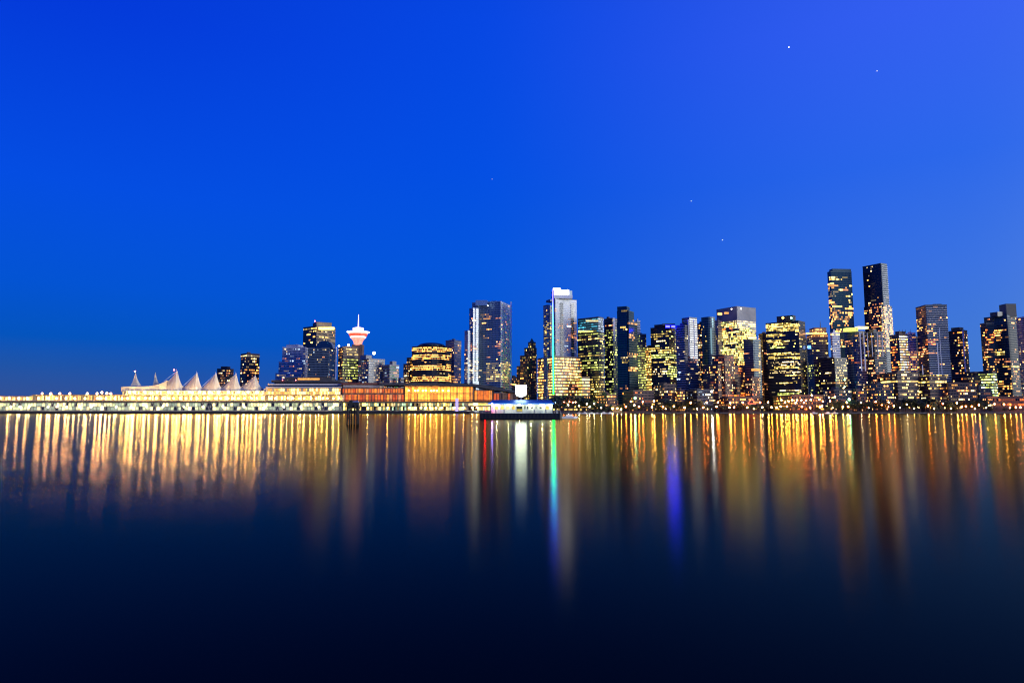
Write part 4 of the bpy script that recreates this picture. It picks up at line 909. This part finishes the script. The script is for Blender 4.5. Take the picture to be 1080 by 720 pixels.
trees(874, 935, 4.8, (423, 421), 'on the waterfront below the cobalt tower', kinds=(0, 1, 2, 3))
trees(944, 1006, 4.8, lambda x: 419 + abs(x - 965) / 8, 'on the waterfront below the white-balconied tower', kinds=(0, 1, 2, 3))
trees(1008, 1040, 5.5, (423, 419), 'on the waterfront left of the brick pavilion')
trees(1044, 1098, 8, (429, 429), 'before the orange brick pavilion')
for k, u_ in enumerate(used):
    if not u_:
        for ch in protos[k].children: bpy.data.objects.remove(ch)
        bpy.data.objects.remove(protos[k])

# ------------------------------------------------------------------ fuel barge
YB = 378
def bx(px, py=438): return at(px, py, YB).x
def bz(py): return at(550, py, YB).z
barge = thing('fuel_barge', 'low floating fuel dock with blue roof and lit cream walls on a black hull', 'barge', (bx(549), YB, 0)); barge['org'] = [bx(549), YB, 0]
BH = mat('hull_black', (.010, .010, .010), .5)
s = MB(); s.prism([(bx(506), YB + 1), (bx(508), YB), (bx(591), YB), (bx(593), YB + 1), (bx(593), YB + 12), (bx(506), YB + 12)], -.3, bz(435.6), BH); s.build('hull', barge)
s = MB()
for i in range(22):
    x = bx(508 + i * 3.9); s.tube((x, YB - .25, bz(440.5)), (x, YB - .25, bz(435.4)), .14, .14, mat('tyre_rubber', (.012, .012, .012), .9), 6)
s.build('fender', barge)
CW = mat('cabin_cream', (.72, .74, .62), .6, var=.08, vscale=.8)
s = MB(); s.box(bx(518), bx(583), YB + 2.5, YB + 10, bz(435.6), bz(426), CW); s.build('cabin', barge)
s = MB(); s.box(bx(545), bx(551), YB + 2.35, YB + 2.48, bz(434), bz(428), mat('yellow_shutter', (.6, .45, .05), .6)); o = s.build('hatch', barge)
s = MB(); s.box(bx(545.4), bx(550.6), YB + 2.2, YB + 2.34, bz(431), bz(428.2), GL['night']); q = s.build('hatch_opening', o)
for x in (522, 528, 534, 540, 576):
    s = MB(); s.box(bx(x), bx(x + 3.2), YB + 2.36, YB + 2.48, bz(431.5), bz(428), LIT['yellow', 1] if x != 534 else LIT['white', 1]); s.build('window', barge)
for k, (x, w_, h_) in enumerate(((553.2, 1.1, 3), (556.2, 1.3, 3), (560.5, 1.5, 1.6), (565.3, .7, 1.3), (569.5, 2, 1.8))):
    s = MB(); s.box(bx(x), bx(x + w_), YB + 2.38, YB + 2.49, bz(429.6 + h_ / 2), bz(429.6 - h_ / 2), mat('letter_black', (.02, .02, .02))); s.build('sign_letter', barge)
BLUE = mat('roof_blue', (.02, .10, .38), .4, .2)
s = MB(); y0, y1 = YB + .6, YB + 11.5
s.prism([(bx(515), y0), (bx(584), y0), (bx(584), y1), (bx(515), y1)], bz(425), bz(421.6), BLUE, top=[(bx(519.5), y0 + 3), (bx(582), y0 + 3), (bx(582), y1 - 3), (bx(519.5), y1 - 3)]); s.build('roof', barge)
s = MB(); s.box(bx(514.6), bx(584.4), y0 - .1, y0 + .1, bz(426), bz(425.0), emit('fascia_blue', (.08, .35, 1), .8, base=(.05, .2, .6))); s.build('fascia', barge)
s = MB()
for i in range(26):
    x = bx(509 + i * 3.3); s.tube((x, YB + .4, bz(435.6)), (x, YB + .4, bz(432.9)), .035, .035, PAINT, 5)
s.tube((bx(509), YB + .4, bz(432.9)), (bx(591.5), YB + .4, bz(432.9)), .035, .035, PAINT, 5); s.build('railing', barge)
for x in (524, 536, 548, 560, 572, 581):
    s = MB(); s.box(bx(x) - .35, bx(x) + .35, YB + 1.3, YB + 1.55, bz(426) - .12, bz(426) - .02, emit('eave_lamp', (.95, 1, .62), 12, True)); s.build('eave_lamp', barge)
    l = bpy.data.lights.new('eave_light', 'POINT'); l.energy = 420; l.color = (.95, 1, .60); l.shadow_soft_size = .15
    o = bpy.data.objects.new('eave_light', l); C.objects.link(o); o.location = (bx(x), YB + 1.2, bz(427.2))
for x in (522, 531, 563, 575, 587):
    s = MB(); s.prism([(bx(x), YB + .9), (bx(x + 1.3), YB + .9), (bx(x + 1.3), YB + 1.6), (bx(x), YB + 1.6)], bz(435.6), bz(431.8), mat('pump_red', (.4, .42, .4), .5)); s.tube((bx(x + .6), YB + .85, bz(432.2)), (bx(x + 1.8), YB + .8, bz(435)), .04, .04, BH, 5); s.build('fuel_pump', barge)
for nm, x, y, m, rr in (('navigation_lamp', 511.5, 429.5, emit('nav_red', (1, .0006, .0003), 900, True), .3), ('navigation_lamp', 519, 425.5, emit('nav_violet', (.3, .22, 1), 450, True), .3), ('navigation_lamp', 586, 424.5, emit('nav_cyan', (.2, .5, 1), 25, True), .15)):
    s = MB(); s.ball((bx(x), YB + .5, bz(y)), rr, m, 6); s.tube((bx(x), YB + .7, bz(435.6)), (bx(x), YB + .7, bz(y) + .1), .05, .05, DARKM, 5); s.build(nm, barge)
s = MB()
for x in (585.5, 590.5): s.box(bx(x), bx(x + .5), YB + 4, YB + 4.3, bz(435.6), bz(424), DARKM)
s.box(bx(584.8), bx(592.8), YB + 3, YB + 8, bz(424), bz(423), DARKM); s.build('side_canopy', barge)
# illuminated sign on a pole
ps = YB + 6
t = thing('pole_sign', 'glowing white shield-shaped sign on a pole above the fuel dock', 'sign', (bx(549.5), ps, 1.5)); t['org'] = [bx(549.5), ps, 1.5]
def sx(px): return at(px, 412, ps).x
def sz(py): return at(549, py, ps).z
out_ = [(543.6, 406), (555.3, 406), (555.3, 415.3), (553.5, 417.4), (549.5, 418.5), (545.5, 417.4), (543.6, 415.3)]
s = MB(); EM = emit('sign_white', (.80, 1, .97), 18, True); f = [(sx(x), sz(y)) for x, y in out_]
s.face([(x, ps - .25, z) for x, z in reversed(f)], EM); s.face([(x, ps + .25, z) for x, z in f], EM)
for i in range(len(f)):
    a, b = f[i], f[(i + 1) % len(f)]; s.face([(a[0], ps - .25, a[1]), (b[0], ps - .25, b[1]), (b[0], ps + .25, b[1]), (a[0], ps + .25, a[1])], PAINT)
s.build('panel', t)
s = MB(); s.tube((sx(549.5), ps, bz(421.8)), (sx(549.5), ps, sz(419)), .16, .16, PAINT, 8); s.build('pole', t)

# ------------------------------------------------------------------ pile dolphin in front
YD = 224
def dx(px, py=440): return at(px, py, YD).x
def dz(py): return at(372, py, YD).z
dol = thing('mooring_dolphin', 'black timber mooring piles with a small hut, standing alone in the water', 'mooring piles', (dx(372), YD, 0)); dol['org'] = [dx(372), YD, 0]
PILE = mat('creosote_timber', (.016, .013, .011), .85, var=.4, vscale=2)
for (x, yy, top, lean) in ((366.6, 0, 428.5, .1), (368.6, .5, 426.5, .05), (369.6, 1.6, 427, 0), (373.6, .2, 427, 0), (375.6, 1.2, 425.5, -.05), (377.6, .3, 427.5, -.1), (372, 2.4, 426.5, 0)):
    s = MB(); s.tube((dx(x) - lean * 2, YD + yy, -1.5), (dx(x) + lean, YD + yy, dz(top)), .27, .22, PILE, 9); s.build('pile', dol)
s = MB(); s.box(dx(366.8), dx(377.8), YD - .3, YD + 2.6, dz(430.6), dz(429.2), PILE); s.build('platform', dol)
s = MB(); s.tube((dx(367), YD - .2, dz(444)), (dx(370), YD - .1, dz(431)), .12, .12, PILE, 6); s.tube((dx(377.5), YD - .2, dz(443)), (dx(374), YD - .1, dz(431)), .12, .12, PILE, 6); s.build('brace', dol)
s = MB(); s.box(dx(367.6), dx(371.2), YD + .2, YD + 1.6, dz(429.2), dz(421.8), mat('hut_dark', (.02, .022, .02), .8)); s.build('hut', dol)
s = MB(); s.box(dx(371.4), dx(377.2), YD + .3, YD + 1.9, dz(429.2), dz(424.2), mat('hut_dark', (.02, .022, .02))); s.build('shelter', dol)
s = MB(); s.prism([(dx(371), YD + .1), (dx(377.6), YD + .1), (dx(377.2), YD + 2.1), (dx(371.4), YD + 2.1)], dz(424.2), dz(422.4), mat('tin_roof', (.25, .33, .36), .4, .5), top=[(dx(372.2), YD + .9), (dx(376.4), YD + .9), (dx(376.4), YD + 1.4), (dx(372.2), YD + 1.4)]); s.build('tin_roof', dol)

# ------------------------------------------------------------------ boats
def boat_proto(seed, L=9, label='', lit=True):
    r = random.Random(seed); t = thing('motor_boat', label, 'boat'); t['org'] = [0, 0, 0]
    HP = mat('boat_gelcoat', (.75, .76, .76), .3)
    s = MB(); w_ = L * .16
    lo = [(-L / 2, -w_ * .7), (L * .25, -w_ * .7), (L * .42, 0), (L * .25, w_ * .7), (-L / 2, w_ * .7)]
    hi = [(-L / 2, -w_), (L * .25, -w_), (L / 2 + .4, 0), (L * .25, w_), (-L / 2, w_)]
    s.prism(lo, -.3, 1.15, HP, top=hi); s.build('hull', t)
    s = MB(); s.prism([(-L * .25, -w_ * .7), (L * .2, -w_ * .7), (L * .2, w_ * .7), (-L * .25, w_ * .7)], 1.15, 2.3, HP, top=[(-L * .22, -w_ * .6), (L * .1, -w_ * .6), (L * .1, w_ * .6), (-L * .22, w_ * .6)]); c_ = s.build('cabin', t)
    s = MB()
    for k in range(3): x = -L * .18 + k * L * .11; s.face([(x, -w_ * .68 - .02, 1.5), (x + L * .08, -w_ * .68 - .02, 1.5), (x + L * .075, -w_ * .64 - .02, 2.0), (x, -w_ * .64 - .02, 2.0)], LIT['white', 1] if lit else GL['night'])
    q = s.build('cabin_window', None); q.parent = c_
    s = MB(); s.tube((-L * .05, 0, 2.3), (-L * .05, 0, 4.2), .05, .03, PAINT, 5); s.tube((-L * .2, -w_ * .6, 2.9), (L * .05, -w_ * .6, 2.9), .05, .05, PAINT, 5); s.build('mast', t)
    return t
b0 = boat_proto(1, 9.4, 'white motor boat moored just right of the fuel barge')
p = at(602.5, 440, 395); b0.location = (p.x, 405, 0)
for k, px in enumerate((612, 618, 625, 631, 638, 645)):
    p = at(px, 436, 1130); b = copy_tree(b0, (p.x, 1140, 0), 'small pale boat moored along the seawall below the mounded trees', 'small boats below the mounded trees', r.uniform(.9, 1.3), r.choice((0, .25, -.2)))
for k, px in enumerate((862, 877, 884)):
    p = at(px, 436, 1130); b = copy_tree(b0, (p.x, 1142, 0), 'small boat moored along the dark seawall below the cobalt tower', 'small boats below the cobalt tower', 1.2, r.choice((0, .3, -.3)))

# ------------------------------------------------------------------ stars
for px, py, rad, st, lab in ((832, 50, 11, 1.6, 'brightest star, high at upper right'), (925, 75, 8, .9, 'faint star right of and below the brightest one'), (729, 212, 8, .8, 'lone faint star above the square office tower'), (762, 253, 8.5, 1.0, 'low star closest to the rooftops'), (519, 189, 6, .5, 'faintest star near the middle of the sky')):
    p = at(px, py, 15000); s = MB(); s.ball((0, 0, 0), rad * 1.3, emit(f'star_{px}', (1, .95, .9), st * 1.4), 8)
    o = s.build('star', None, True); o.location = p; tag(o, lab, 'star')

# clean helper properties
for o in bpy.data.objects:
    for k in ('org', 'top'):
        if k in o: del o[k]

# ------------------------------------------------------------------ render settings
vs = scene.view_settings
scene.display_settings.display_device = 'sRGB'
vs.view_transform = 'Standard'; vs.look = 'None'; vs.exposure = 0; vs.gamma = 1; vs.use_curve_mapping = False
cy = scene.cycles
cy.use_denoising = True
try: cy.pixel_filter_type = 'BLACKMAN_HARRIS'; cy.filter_width = 1.15
except Exception: pass
try: cy.denoiser = 'OPENIMAGEDENOISE'
except Exception: pass
cy.max_bounces = 5; cy.diffuse_bounces = 2; cy.glossy_bounces = 4; cy.transmission_bounces = 2
cy.use_light_tree = True; cy.sample_clamp_indirect = 0; cy.sample_clamp_direct = 0
cy.caustics_reflective = True; cy.blur_glossy = 0
